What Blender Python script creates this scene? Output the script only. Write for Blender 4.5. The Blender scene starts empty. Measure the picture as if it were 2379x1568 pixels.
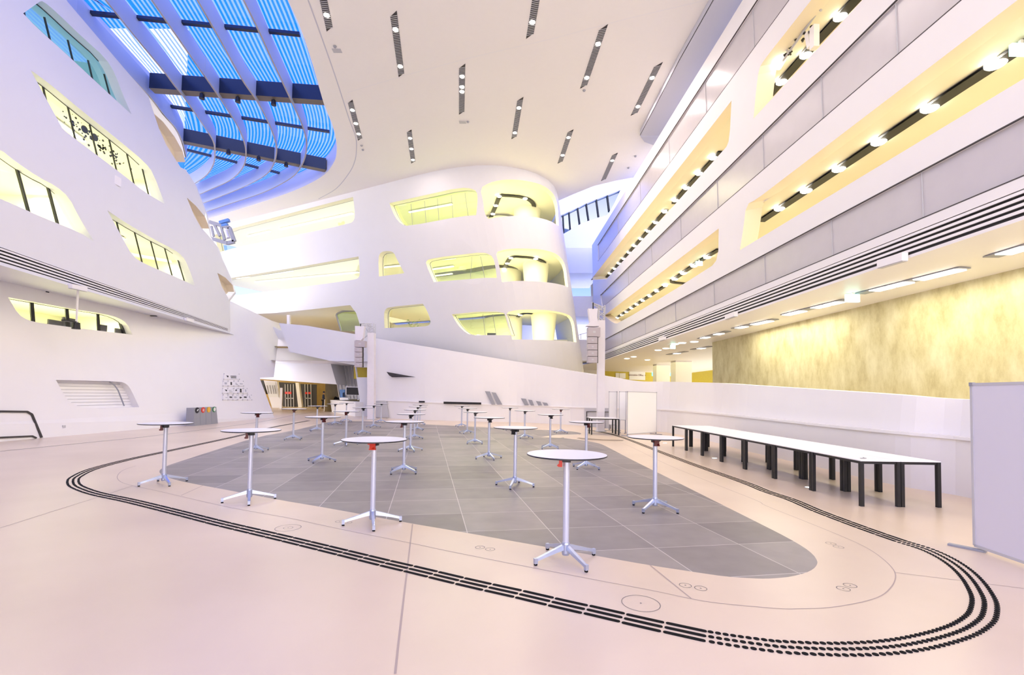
import bpy, bmesh, math, random
import numpy as np
from mathutils import Vector, Matrix
from mathutils.geometry import delaunay_2d_cdt, tessellate_polygon
random.seed(4)
PI = math.pi
D = bpy.data
SC = bpy.context.scene
COL = SC.collection

# ------------------------------------------------------------------ camera
W_PX, F_PX, EYE, PITCH, ROLL, SHIFT = 2379.0, 1090.0, 1.705, .0365, .0155, 94.5
def _rx(a): c, s = math.cos(a), math.sin(a); return np.array([[1,0,0],[0,c,-s],[0,s,c]])
def _rz(a): c, s = math.cos(a), math.sin(a); return np.array([[c,-s,0],[s,c,0],[0,0,1]])
ROT = _rx(PI/2+PITCH) @ _rz(ROLL)
cam_d = D.cameras.new('camera'); cam = D.objects.new('camera', cam_d); COL.objects.link(cam)
cam_d.sensor_fit = 'HORIZONTAL'; cam_d.sensor_width = 36; cam_d.lens = 36*F_PX/W_PX
cam_d.shift_y = SHIFT/W_PX; cam_d.clip_end = 400; cam_d.clip_start = .05
m4 = Matrix.Identity(4)
for i in range(3):
    for j in range(3): m4[i][j] = ROT[i][j]
m4.translation = (0, 0, EYE)
cam.matrix_world = m4
SC.camera = cam
SC.view_settings.view_transform = 'Standard'; SC.view_settings.look = 'None'
SC.view_settings.gamma = 1; SC.view_settings.use_curve_mapping = False
SC.view_settings.exposure = 0.65

def ray(u, v): return ROT @ np.array([(u-1189.5)/F_PX, (784-v+SHIFT)/F_PX, -1.])
EYEP = np.array([0, 0, EYE])
def onz(u, v, z=0.): d = ray(u, v); return EYEP + d*((z-EYE)/d[2])
def ony(u, v, y): d = ray(u, v); return EYEP + d*(y/d[1])
def onpl(u, v, p0, n):
    d = ray(u, v); n = np.array(n, float); return EYEP + d*(((np.array(p0, float)-EYEP)@n)/(d@n))

# ------------------------------------------------------------------ sky and daylight
wd = D.worlds.new('sky'); SC.world = wd; wd.use_nodes = True
nt = wd.node_tree; nt.nodes.clear()
def N(t, nt=nt, **k):
    n = nt.nodes.new(t)
    for a, b in k.items(): setattr(n, a, b)
    return n
tc = N('ShaderNodeTexCoord'); sep = N('ShaderNodeSeparateXYZ'); nt.links.new(tc.outputs['Generated'], sep.inputs[0])
r1 = N('ShaderNodeValToRGB'); r1.color_ramp.elements[0].position = .04; r1.color_ramp.elements[0].color = (.85,.9,1,1)
r1.color_ramp.elements[1].position = .32; r1.color_ramp.elements[1].color = (.016,.23,1.6,1)
nt.links.new(sep.outputs[2], r1.inputs[0])
mr = N('ShaderNodeMapRange'); mr.inputs[1].default_value = .15; mr.inputs[2].default_value = -.25
nt.links.new(sep.outputs[1], mr.inputs[0])
mz = N('ShaderNodeMapRange'); mz.inputs[1].default_value = .48; mz.inputs[2].default_value = .34
nt.links.new(sep.outputs[2], mz.inputs[0])
mm = N('ShaderNodeMath', operation='MULTIPLY'); nt.links.new(mr.outputs[0], mm.inputs[0]); nt.links.new(mz.outputs[0], mm.inputs[1])
mx = N('ShaderNodeMix', data_type='RGBA'); nt.links.new(mm.outputs[0], mx.inputs['Factor'])
nt.links.new(r1.outputs[0], mx.inputs['A']); mx.inputs['B'].default_value = (3.0, 2.72, 2.58, 1)   # bright hazy daylight on the glazed side behind the viewer
bg = N('ShaderNodeBackground'); bg.inputs[1].default_value = 1.0
nt.links.new(mx.outputs['Result'], bg.inputs[0]); wo = N('ShaderNodeOutputWorld'); nt.links.new(bg.outputs[0], wo.inputs[0])

def area(name, loc, size, power, col=(1,1,1), rot=(0,0,0), sy=None):
    l = D.lights.new(name, 'AREA'); l.energy = power; l.color = col; l.shape = 'RECTANGLE'; l.size = size; l.size_y = sy or size
    o = D.objects.new(name, l); COL.objects.link(o); o.location = loc; o.rotation_euler = rot; return o
def point(name, loc, power, col=(1,1,1), r=.15):
    l = D.lights.new(name, 'POINT'); l.energy = power; l.color = col; l.shadow_soft_size = r
    o = D.objects.new(name, l); COL.objects.link(o); o.location = loc; return o

# ------------------------------------------------------------------ materials
def pm(name, col, rough=.5, metal=0, spec=.5, emit=None, es=0, var=0, vscale=6, bump=0, alpha=1, coat=0):
    m = D.materials.new(name); m.use_nodes = True; t = m.node_tree; b = t.nodes['Principled BSDF']
    b.inputs['Base Color'].default_value = (*col, 1); b.inputs['Roughness'].default_value = rough
    b.inputs['Metallic'].default_value = metal; b.inputs['Specular IOR Level'].default_value = spec
    b.inputs['Coat Weight'].default_value = coat
    if emit: b.inputs['Emission Color'].default_value = (*emit, 1); b.inputs['Emission Strength'].default_value = es
    if var or bump:
        tx = t.nodes.new('ShaderNodeTexCoord'); no = t.nodes.new('ShaderNodeTexNoise'); no.inputs['Scale'].default_value = vscale
        no.inputs['Detail'].default_value = 5
        t.links.new(tx.outputs['Object'], no.inputs['Vector'])
        if var:
            r = t.nodes.new('ShaderNodeMapRange'); r.inputs[3].default_value = 1-var; r.inputs[4].default_value = 1+var*.6
            t.links.new(no.outputs['Fac'], r.inputs[0])
            v = t.nodes.new('ShaderNodeVectorMath'); v.operation = 'SCALE'; v.inputs[0].default_value = col
            t.links.new(r.outputs[0], v.inputs['Scale']); t.links.new(v.outputs[0], b.inputs['Base Color'])
        if bump:
            bp = t.nodes.new('ShaderNodeBump'); bp.inputs['Strength'].default_value = bump; bp.inputs['Distance'].default_value = .01
            t.links.new(no.outputs['Fac'], bp.inputs['Height']); t.links.new(bp.outputs[0], b.inputs['Normal'])
    return m
M = {}
M['plaster'] = pm('white_plaster', (.87,.85,.855), .55, var=.02, vscale=1.5)
M['plaster2'] = pm('white_plaster_cool', (.80,.80,.83), .5, var=.02, vscale=1.5)
M['ceil'] = pm('ceiling_white', (.93,.90,.88), .6, var=.015)
M['trimw'] = pm('white_trim', (.90,.88,.88), .4)
M['reveal'] = pm('reveal_cream', (.92,.82,.64), .6)
M['parapet'] = pm('parapet_panel_grey', (.60,.57,.59), .25, var=.05, vscale=3)
M['soffit'] = pm('soffit_cream', (.90,.84,.66), .55)
M['warmroom'] = pm('warm_room_plaster', (.92,.90,.74), .6)
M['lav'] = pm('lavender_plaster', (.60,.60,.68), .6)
M['dark'] = pm('black_metal', (.012,.012,.014), .45)
M['charcoal'] = pm('charcoal_metal', (.03,.03,.035), .5)
M['slotdark'] = pm('slot_grille_dark', (.05,.045,.045), .6)
M['grey'] = pm('mid_grey', (.32,.33,.38), .45)
M['lgrey'] = pm('light_grey', (.55,.55,.58), .5)
M['brown'] = pm('dark_brown', (.25,.17,.06), .5)
M['alu'] = pm('brushed_aluminium', (.50,.56,.74), .32, metal=.75, var=.05, vscale=20)
M['aluw'] = pm('painted_column_silver', (.62,.65,.78), .3, metal=.35)
M['whitetop'] = pm('white_laminate', (.93,.93,.94), .3)
M['edge'] = pm('black_edge', (.015,.015,.02), .35)
M['red'] = pm('red_lever', (.75,.045,.02), .35)
M['dred'] = pm('dark_red_lever', (.13,.008,.01), .4)
M['board'] = pm('whiteboard_surface', (.72,.71,.80), .3)
M['cloth'] = pm('white_cover_cloth', (.80,.77,.83), .8, var=.05, vscale=4, bump=.4)
M['speaker'] = pm('speaker_grille_grey', (.50,.45,.48), .6, var=.08, vscale=60)
M['screen'] = pm('screen_black', (.01,.01,.012), .2)
M['rubber'] = pm('black_rubber', (.006,.006,.007), .8, spec=.15)
M['skin'] = pm('skin', (.55,.33,.22), .6)
M['navy'] = pm('navy_cloth', (.02,.03,.07), .8)
M['blackcloth'] = pm('black_cloth', (.012,.012,.015), .85)
M['leaf'] = pm('leaf_green', (.12,.38,.03), .5, var=.4, vscale=10)
M['yellow'] = pm('yellow_disc', (.85,.5,.05), .4)
M['green'] = pm('green_mark', (.02,.25,.08), .4)
M['paper'] = pm('paper_white', (.85,.85,.80), .6)
M['beam'] = pm('dark_steel_beam', (.012,.02,.05), .25, metal=.2)
M['beamun'] = pm('beam_underside_lit', (.16,.13,.11), .5)  # light falling on the beams from below is put into this colour
M['rib'] = pm('skylight_rib_grey', (.40,.45,.58), .6)
M['ribedge'] = pm('skylight_rib_edge', (.42,.38,.37), .6)
M['signgreen'] = pm('exit_sign_face', (.2,.8,.6), .5, emit=(.55,1,.9), es=1.5)
M['screenon'] = pm('lit_screen', (.1,.7,.6), .4, emit=(.25,.9,.8), es=1.0)
M['lamp'] = pm('lamp_white', (1,1,1), .5, emit=(1,.93,.8), es=9)
M['lampw'] = pm('lamp_cool', (1,1,1), .5, emit=(1,.98,.92), es=3)
M['striplamp'] = pm('strip_lamp', (1,1,1), .5, emit=(1,.97,.7), es=2.2)
M['ochre'] = pm('ochre_lobby_wall', (.50,.34,.09), .6, var=.25, vscale=2)
M['olive'] = pm('olive_wood_wall', (.62,.50,.06), .6, var=.15, vscale=5)
M['blueposter'] = pm('blue_poster', (.1,.25,.6), .4)
M['lwood'] = pm('light_floor_patch', (.80,.68,.50), .35)
M['bwood'] = pm('brown_floor_patch', (.30,.22,.14), .4)
M['socket'] = pm('floor_box_ring', (.22,.19,.17), .5)
M['joint'] = pm('floor_joint', (.48,.38,.32), .6)

def glass(name, tint, gloss=.12, white=0):
    m = D.materials.new(name); m.use_nodes = True; t = m.node_tree; t.nodes.clear()
    o = t.nodes.new('ShaderNodeOutputMaterial'); tr = t.nodes.new('ShaderNodeBsdfTransparent'); tr.inputs[0].default_value = (*tint, 1)
    gl = t.nodes.new('ShaderNodeBsdfGlossy'); gl.inputs['Roughness'].default_value = .03
    mi = t.nodes.new('ShaderNodeMixShader'); mi.inputs[0].default_value = gloss
    t.links.new(tr.outputs[0], mi.inputs[1]); t.links.new(gl.outputs[0], mi.inputs[2]); t.links.new(mi.outputs[0], o.inputs[0]); return m
M['glass'] = glass('window_glass', (.93,.97,.95))
M['bglass'] = glass('blue_window_glass', (.25,.60,.85), .25)
M['gglass'] = glass('green_tinted_glass', (.80,.93,.72), .15)
M['skyglass'] = glass('skylight_glass', (.85,.93,1), .05)
def stripes_mat():
    m = D.materials.new('skylight_louvre_white'); m.use_nodes = True; t = m.node_tree; t.nodes.clear()
    o = t.nodes.new('ShaderNodeOutputMaterial'); a = t.nodes.new('ShaderNodeBsdfTranslucent'); b = t.nodes.new('ShaderNodeBsdfDiffuse')
    a.inputs[0].default_value = (1,1,1,1); b.inputs[0].default_value = (.9,.92,.95,1)
    mi = t.nodes.new('ShaderNodeMixShader'); mi.inputs[0].default_value = .15
    t.links.new(a.outputs[0], mi.inputs[1]); t.links.new(b.outputs[0], mi.inputs[2]); t.links.new(mi.outputs[0], o.inputs[0]); return m
M['stripe'] = stripes_mat()

def tile_mat():
    m = pm('grey_stone_tiles', (.3,.28,.27), .42); t = m.node_tree; b = t.nodes['Principled BSDF']
    tx = t.nodes.new('ShaderNodeTexCoord')
    def dot(v, off):
        d = t.nodes.new('ShaderNodeVectorMath'); d.operation = 'DOT_PRODUCT'; d.inputs[1].default_value = v
        t.links.new(tx.outputs['Object'], d.inputs[0]); a = t.nodes.new('ShaderNodeMath'); a.operation = 'ADD'; a.inputs[1].default_value = off
        t.links.new(d.outputs['Value'], a.inputs[0]); return a.outputs[0]
    a = dot((.984,.178,0), -.53+1.037*30); bb = dot((-.178,.984,0), -6.82+.905*20)
    cx = t.nodes.new('ShaderNodeCombineXYZ'); t.links.new(bb, cx.inputs[0]); t.links.new(a, cx.inputs[1])
    br = t.nodes.new('ShaderNodeTexBrick'); br.offset = 0; br.squash = 1
    br.inputs['Scale'].default_value = 1; br.inputs['Brick Width'].default_value = .905; br.inputs['Row Height'].default_value = 1.037
    br.inputs['Mortar Size'].default_value = .005; br.inputs['Mortar Smooth'].default_value = 0; br.inputs['Bias'].default_value = 0
    br.inputs['Color1'].default_value = (.215,.19,.18,1); br.inputs['Color2'].default_value = (.335,.30,.275,1); br.inputs['Mortar'].default_value = (.62,.58,.55,1)
    t.links.new(cx.outputs[0], br.inputs[0])
    no = t.nodes.new('ShaderNodeTexNoise'); no.inputs['Scale'].default_value = 3; no.inputs['Detail'].default_value = 8
    t.links.new(tx.outputs['Object'], no.inputs[0]); r = t.nodes.new('ShaderNodeMapRange'); r.inputs[3].default_value = .78; r.inputs[4].default_value = 1.22
    t.links.new(no.outputs[0], r.inputs[0]); v = t.nodes.new('ShaderNodeVectorMath'); v.operation = 'SCALE'
    t.links.new(br.outputs[0], v.inputs[0]); t.links.new(r.outputs[0], v.inputs['Scale']); t.links.new(v.outputs[0], b.inputs['Base Color']); return m
M['tile'] = tile_mat()
def floor_mat():
    m = pm('beige_terrazzo', (.78,.66,.52), .30, spec=.35); t = m.node_tree; b = t.nodes['Principled BSDF']
    tx = t.nodes.new('ShaderNodeTexCoord'); no = t.nodes.new('ShaderNodeTexNoise'); no.inputs['Scale'].default_value = .35; no.inputs['Detail'].default_value = 6
    t.links.new(tx.outputs['Object'], no.inputs[0]); r = t.nodes.new('ShaderNodeValToRGB')
    r.color_ramp.elements[0].position = .35; r.color_ramp.elements[0].color = (.74,.60,.445,1); r.color_ramp.elements[1].position = .68; r.color_ramp.elements[1].color = (.85,.70,.53,1)
    t.links.new(no.outputs[0], r.inputs[0]); t.links.new(r.outputs[0], b.inputs['Base Color']); return m
M['floor'] = floor_mat()
def conc_mat():
    m = pm('stained_yellow_concrete', (.6,.5,.25), .55); t = m.node_tree; b = t.nodes['Principled BSDF']
    tx = t.nodes.new('ShaderNodeTexCoord'); mp = t.nodes.new('ShaderNodeMapping'); mp.inputs['Scale'].default_value = (1, 1.7, .8); mp.inputs['Rotation'].default_value = (.18,0,0)
    t.links.new(tx.outputs['Object'], mp.inputs[0])
    no = t.nodes.new('ShaderNodeTexNoise'); no.inputs['Scale'].default_value = 1.3; no.inputs['Detail'].default_value = 12; no.inputs['Roughness'].default_value = .68
    t.links.new(mp.outputs[0], no.inputs[0]); r = t.nodes.new('ShaderNodeValToRGB')
    e = r.color_ramp.elements; e[0].position = .30; e[0].color = (.44,.37,.18,1); e[1].position = .66; e[1].color = (.73,.68,.44,1)
    x = e.new(.47); x.color = (.60,.54,.30,1)
    t.links.new(no.outputs[0], r.inputs[0]); t.links.new(r.outputs[0], b.inputs['Base Color']); return m
M['conc'] = conc_mat()

# ------------------------------------------------------------------ object helpers
def tag(o, label=None, cat=None, group=None, kind=None):
    if label: o['label'] = label
    if cat: o['category'] = cat
    if group: o['group'] = group
    if kind: o['kind'] = kind
    return o
def empty(name, loc, rz=0.):
    o = D.objects.new(name, None); COL.objects.link(o); o.location = [float(a) for a in loc]; o.rotation_euler = (0,0,rz)
    o.empty_display_size = .2; return o
def thing(name, label, cat, loc=(0,0,0), rz=0., group=None): return tag(empty(name, loc, rz), label, cat, group)

class MB:
    def __init__(s): s.v = []; s.f = []; s.mi = []
    def add(s, vs, fs, mi=0):
        k = len(s.v); s.v += [tuple(float(c) for c in p) for p in vs]; s.f += [tuple(k+i for i in f) for f in fs]; s.mi += [mi]*len(fs); return s
    def box(s, c, d, rz=0., mi=0, taper=1.):
        ca, sa = math.cos(rz), math.sin(rz); vs = []
        for z in (-.5,.5):
            t = taper if z > 0 else 1.
            for x, y in ((-.5,-.5),(.5,-.5),(.5,.5),(-.5,.5)):
                X, Y = x*d[0]*t, y*d[1]*t; vs.append((c[0]+X*ca-Y*sa, c[1]+X*sa+Y*ca, c[2]+z*d[2]))
        return s.add(vs, [(0,3,2,1),(4,5,6,7),(0,1,5,4),(1,2,6,5),(2,3,7,6),(3,0,4,7)], mi)
    def bar(s, p, q, w, h, mi=0, up=(0,0,1), w2=None, h2=None):
        p, q = np.array(p, float), np.array(q, float); d = q-p; d = d/np.linalg.norm(d)
        x = np.cross(d, up)
        if np.linalg.norm(x) < 1e-5: x = np.cross(d, (1,0,0))
        x = x/np.linalg.norm(x); z = np.cross(x, d); vs = []
        for c, ww, hh in ((p, w, h), (q, w2 or w, h2 or h)):
            for a, b in ((-1,-1),(1,-1),(1,1),(-1,1)): vs.append(c+x*a*ww/2+z*b*hh/2)
        return s.add(vs, [(0,1,2,3),(7,6,5,4),(0,4,5,1),(1,5,6,2),(2,6,7,3),(3,7,4,0)], mi)
    def tube(s, p, q, r, r2=None, n=16, mi=0):
        p, q = np.array(p, float), np.array(q, float); d = q-p; d = d/np.linalg.norm(d); r2 = r if r2 is None else r2
        x = np.cross(d, (0,0,1)) if abs(d[2]) < .9 else np.cross(d, (1,0,0)); x = x/np.linalg.norm(x); y = np.cross(d, x); vs = []
        for c, rr in ((p, r), (q, r2)):
            for i in range(n): a = 2*PI*i/n; vs.append(c+(x*math.cos(a)+y*math.sin(a))*rr)
        fs = [(i, (i+1) % n, n+(i+1) % n, n+i) for i in range(n)]+[tuple(range(n-1,-1,-1)), tuple(range(n, 2*n))]
        return s.add(vs, fs, mi)
    def lathe(s, prof, c=(0,0,0), n=24, mi=0):
        vs = [(c[0]+r*math.cos(2*PI*i/n), c[1]+r*math.sin(2*PI*i/n), c[2]+z) for r, z in prof for i in range(n)]
        fs = [(j*n+i, j*n+(i+1) % n, (j+1)*n+(i+1) % n, (j+1)*n+i) for j in range(len(prof)-1) for i in range(n)]
        return s.add(vs, fs, mi)
    def poly(s, pts, off=(0,0,0), mi=0):
        """flat polygon, or a slab when off is given"""
        pts = [np.array(p, float) for p in pts]; off = np.array(off, float)
        tris = tessellate_polygon([[Vector(p) for p in pts]])
        n = len(pts); s.add(pts, [tuple(t) for t in tris], mi)
        if np.linalg.norm(off) > 0:
            q = [p+off for p in pts]; s.add(q, [tuple(reversed(t)) for t in tris], mi)
            s.add(pts+q, [(i, (i+1) % n, n+(i+1) % n, n+i) for i in range(n)], mi)
        return s
    def strip(s, A, B, mi=0):
        n = len(A); return s.add(list(A)+list(B), [(i, i+1, n+i+1, n+i) for i in range(n-1)], mi)
    def build(s, name, mat, parent=None, smooth=False, fix=True):
        me = D.meshes.new(name); me.from_pydata(s.v, [], s.f)
        for m in (mat if isinstance(mat, (list, tuple)) else [mat]): me.materials.append(M[m] if isinstance(m, str) else m)
        for i, p in enumerate(me.polygons): p.material_index = s.mi[i]; p.use_smooth = smooth
        if fix:
            bm = bmesh.new(); bm.from_mesh(me); bmesh.ops.remove_doubles(bm, verts=bm.verts, dist=1e-5); bmesh.ops.recalc_face_normals(bm, faces=bm.faces)
            bm.to_mesh(me); bm.free()
        o = D.objects.new(name, me); COL.objects.link(o)
        if parent: o.parent = parent
        if smooth:
            for e in me.edges: pass
        return o
def struct(name, mb, mat, smooth=False, parent=None):
    o = mb.build(name, mat, parent, smooth, fix=False)
    if not parent: o['kind'] = 'structure'
    return o
def inside(p, poly):
    x, y = p; c = False; n = len(poly); j = n-1
    for i in range(n):
        xi, yi = poly[i]; xj, yj = poly[j]
        if (yi > y) != (yj > y) and x < (xj-xi)*(y-yi)/(yj-yi)+xi: c = not c
        j = i
    return c
def smoothpoly(P, k=2, closed=True):
    """Chaikin rounding of soft corners: points given as (x,y,1) stay sharp"""
    for _ in range(k):
        Q = []; n = len(P)
        for i in range(n if closed else n):
            p = P[i]; a = P[(i-1) % n]; b = P[(i+1) % n]
            if len(p) > 2: Q.append(p); continue
            Q.append((p[0]*.75+a[0]*.25, p[1]*.75+a[1]*.25)); Q.append((p[0]*.75+b[0]*.25, p[1]*.75+b[1]*.25))
        P = Q
    return [(p[0], p[1]) for p in P]
def cdt_panel(mb, outline, holes, f, steiner=(), mi=0):
    """triangulate outline minus holes in a surface's own two coordinates and map through f"""
    vs = []; es = []
    for loop in [outline]+list(holes):
        k = len(vs); n = len(loop); vs += [Vector((float(p[0]), float(p[1]))) for p in loop]; es += [(k+i, k+(i+1) % n) for i in range(n)]
    for p in steiner:
        if inside(p, outline) and not any(inside(p, h) for h in holes): vs.append(Vector((float(p[0]), float(p[1]))))
    r = delaunay_2d_cdt(vs, es, [], 0, 1e-4)
    V, Fc = r[0], r[2]; keep = []
    for t in Fc:
        c = sum((V[i] for i in t), Vector((0,0)))/len(t)
        if inside(c, outline) and not any(inside(c, h) for h in holes): keep.append(tuple(t))
    mb.add([f(p[0], p[1]) for p in V], keep, mi)
def reveal(mb, hole, f, depth, mi=0, shrink=0.):
    n = len(hole); A = [np.array(f(*p)) for p in hole]; B = [a+np.array(depth) for a in A]
    if shrink:
        c = sum(B)/n; B = [b+(c-b)*shrink for b in B]
    mb.add(A+B, [(i, (i+1) % n, n+(i+1) % n, n+i) for i in range(n)], mi); return B
def densify(P, step):
    out = []
    for i in range(len(P)-1):
        a, b = np.array(P[i], float), np.array(P[i+1], float); k = max(1, int(np.linalg.norm(b-a)/step))
        out += [a+(b-a)*j/k for j in range(k)]
    out.append(np.array(P[-1], float)); return out
def spline(P, k=8):
    P = [np.array(p, float) for p in P]; Q = [2*P[0]-P[1]]+P+[2*P[-1]-P[-2]]; out = []
    for i in range(1, len(Q)-2):
        a, b, c, d = Q[i-1], Q[i], Q[i+1], Q[i+2]
        for j in range(k):
            t = j/k; out.append(.5*((2*b)+(-a+c)*t+(2*a-5*b+4*c-d)*t*t+(-a+3*b-3*c+d)*t**3))
    out.append(P[-1]); return out
def copy_tree(o, parent=None):
    c = o.copy(); COL.objects.link(c); c.parent = parent
    for ch in [x for x in D.objects if x.parent == o]: copy_tree(ch, c)
    return c

# ------------------------------------------------------------------ surfaces given as x = g(y, z)
def hit(g, u, v):
    d = ray(u, v); a, b = d[0]/d[1], d[2]/d[1]; y = 12.
    for _ in range(60):
        x = g(y, EYE+b*y); yn = x/a if abs(a) > 1e-6 else y
        h = .01; fd = (a*y-x); fp = (a*(y+h)-g(y+h, EYE+b*(y+h))-fd)/h
        y = min(max(y-fd/fp, .5), 90)
    return (y, EYE+b*y)
def hits(g, pts): return [hit(g, p[0], p[1])+tuple(p[2:]) for p in pts]
CEIL = 15.5
gU = lambda y, z: -12.98-.17*y
gL = lambda y, z: (1-z/5.4)*(-16.5+.03*y)+(z/5.4)*(-16.9-.04*y)
gR = lambda y, z: 8-.042*(z-5)-.025*y
fU = lambda y, z: (gU(y, z), y, z)
fL = lambda y, z: (gL(y, z), y, z)
fR = lambda y, z: (gR(y, z), y, z)

# ------------------------------------------------------------------ floor
grey_px = [(369,1095),(376,1087.5),(398,1078),(600,1014),(671.5,1002.6),(739.6,986),(762,980.5),(787,978),(855,978.4),(898,981),(998,986.4),(1100,991.3),(1164,994.5),(1236,998),(1291,999.4),
 (1329,1002),(1344,1004.5),(1352,1007.5),(1345,1010),(1320,1013),(1306,1017),(1325,1019.5),(1350.6,1022),(1386.7,1028.5),(1401.6,1033.4),(1431,1048.7),(1461,1064.6),(1499,1083.7),(1535.4,1101.4),(1600,1133.6),(1779,1223),(1829.7,1249),(1868.6,1271.6),
 (1889.4,1288),(1899.3,1303),(1898.4,1312),(1889.4,1322.4),(1871.5,1331),(1838.7,1339.4),(1808.8,1342.7),(1779,1344.4),(1748.5,1343.5),(1684.7,1339.4),(1618.4,1329.5),(1511.2,1313.4),(1386.2,1291.2),(1200,1258.6),(1084.7,1237.8),(926.5,1211),
 (778.6,1183),(640.8,1160),(551,1142.4),(433.7,1121),(392.9,1110.5),(375,1103)]
grey = [tuple(onz(*p)[:2]) for p in grey_px]; grey = smoothpoly(grey, 1)
oval_px = [(316,1082),(285.7,1092.6),(272.4,1106.7),(280.6,1119.4),(308.7,1128.4),(367,1140.6),(510,1173.8),(600,1190.9),(676.5,1204.6),(804,1232),(949.5,1260.7),(1033.7,1278.6),(1200,1311.7),(1393.9,1349),(1516,1372),(1605.6,1391),(1672,1401.4),
 (1800,1413.2),(1853.6,1414.3),(1928,1411.3),(2002.9,1398.5),(2047.7,1383.6),(2071.5,1362.7),(2080.5,1341.8),(2076,1323.9),(2056.6,1303),(2026.8,1280.6),(1993.9,1262.7),(1946,1241.8),(1868.6,1210.4),(1779,1174.6),(1756,1162),(1660,1124),(1550,1079),(1470,1040),(1440,1028)]
oval = [tuple(onz(*p)[:2]) for p in oval_px]
b = MB()
fl = [(-34,-6),(16,-6),(16,58),(-34,58)]
cdt_panel(b, fl, [grey], lambda x, y: (x, y, 0), [(x, y) for x in range(-32,16,4) for y in range(-4,57,4)], 0)
cdt_panel(b, grey, [], lambda x, y: (x, y, 0), (), 1)
b.poly([(-34,-6,-.3),(16,-6,-.3),(16,58,-.3),(-34,58,-.3)])
struct('floor', b, ['floor', 'tile'])

def ribbon(mb, pts, w, z, mi=0):
    P = [np.array((p[0], p[1], z), float) for p in pts]; A = []; B = []
    for i, p in enumerate(P):
        d = P[min(i+1, len(P)-1)]-P[max(i-1, 0)]; d = d/np.linalg.norm(d); n = np.array((-d[1], d[0], 0))
        A.append(p+n*w/2); B.append(p-n*w/2)
    mb.strip(A, B, mi)
b = MB(); ribbon(b, spline(oval, 4), .010, .0012); struct('trim_1', b, 'joint')
for i, (pts, w) in enumerate([([(0,1226.6),(224.5,1156)], .012), ([(256,1146),(308.7,1128.4)], .012), ([(421,1150.8),(470.7,1128.4)], .012), ([(958.4,1217.3),(925,1500),(918,1566)], .016),
        ([(1511,1313.4),(1605.6,1390.4)], .014), ([(2079,1330),(2379,1367)], .008)]):
    b = MB(); ribbon(b, [onz(*p)[:2] for p in pts], w, .0014); struct('trim_%d' % (i+2), b, 'joint')
b = MB(); ribbon(b, spline([onz(*p)[:2] for p in [(0,1048.5),(190,1029.5),(380,1009.7),(600,980.8),(668,967.4),(712,960),(758,952.6)]], 4), .045, .002)
o = struct('trim_8', b, 'charcoal')
# light and brown inlay beside the grey field
b = MB(); b.poly([(*onz(u,v)[:2], .003) for u,v in [(1257,1015.5),(1290,1010.5),(1344,1009),(1346,1010.5),(1325,1014),(1300,1017.5)]]); struct('trim_9', b, 'lwood')
b = MB(); b.poly([(*onz(u,v)[:2], .003) for u,v in [(1339,1018),(1345,1016.5),(1400,1021),(1450,1022),(1446,1024.5),(1400,1023.5),(1352,1021)]]); struct('trim_10', b, 'bwood')

# tactile strip: three rows of raised black bars, round studs around the right hand bend
tact_px = [(719,977),(632,993),(561,1011),(390,1048),(306,1066),(242,1082),(204,1094),(178.6,1106.7),(170,1115.6),(173.5,1127),(193.9,1137.3),(229.6,1148.3),(303.6,1164),(408,1189.6),(510,1215.6),(600,1236.8),(674,1254.3),(778.6,1279.8),(885.7,1306),(970,1325.8),
 (1092,1355),(1200,1379),(1314.8,1405.8),(1399,1424.4),(1490.8,1446),(1587.8,1467),(1633.7,1476.7),(1710,1489.4),(1800,1501.5),(1838.7,1504.3),(1898.4,1507.2),(1958,1508.4),(2017.8,1506.6),(2077.5,1502),(2137,1492.5),(2197,1477.6),(2241.7,1461.2),(2271.5,1441.8),(2283.5,1425.4),
 (2287,1400),(2279,1377.6),(2259.6,1347.8),(2232.7,1321),(2197,1297),(2152,1276),(2095.4,1258.2),(2038.7,1238.8),(1973,1215),(1898.4,1186.6),(1838.7,1161.2),(1779,1141),(1726.5,1120),(1600,1075),(1514,1042),(1461,1021.5),(1427,1010.5),(1397.4,1004),(1355,998)]
tp = spline([onz(*p)[:2] for p in tact_px], 6)
# resample by arc length
seg = np.cumsum([0]+[np.linalg.norm(tp[i+1]-tp[i]) for i in range(len(tp)-1)]); tp = np.array(tp)
def at(s): return np.array([np.interp(s, seg, tp[:,0]), np.interp(s, seg, tp[:,1])])
i1 = 25*6; i2 = 45*6
s_dot0, s_dot1 = seg[i1], seg[i2]
b = MB()
def stud(c, d, L, w):
    n = np.array((-d[1], d[0])); k = 8; ring = []
    for j in range(k+1): a = -PI/2+PI*j/k; ring.append(c+d*(L/2-w/2+math.cos(a)*w/2)+n*math.sin(a)*w/2)
    for j in range(k+1): a = PI/2+PI*j/k; ring.append(c+d*(-(L/2-w/2)+math.cos(a)*w/2)+n*math.sin(a)*w/2)
    m = len(ring); vs = [(p[0], p[1], 0.0005) for p in ring]+[(p[0], p[1], .005) for p in ring]
    b.add(vs, [tuple(range(m, 2*m))]+[(i, (i+1) % m, m+(i+1) % m, m+i) for i in range(m)])
for r in (-1, 0, 1):
    s = .1
    while s < seg[-1]-.3:
        dots = s_dot0 < s < s_dot1; L = .040 if dots else .288; st = .0515 if dots else .300
        c = at(s+L/2); dd = at(s+L/2+.05)-at(s+L/2-.05); dd = dd/np.linalg.norm(dd); n = np.array((-dd[1], dd[0]))
        off = n*r*.075
        # keep pitch even along the offset row
        c2 = at(s+L/2+.2)-at(s+L/2-.2); stud(c+off, dd, L, .036 if dots else .034); s += st
tag(b.build('tactile_guide_strip', 'rubber', fix=False), 'black tactile guide strip of three rows of bars and studs looping around the grey floor', 'guide strip')

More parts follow.
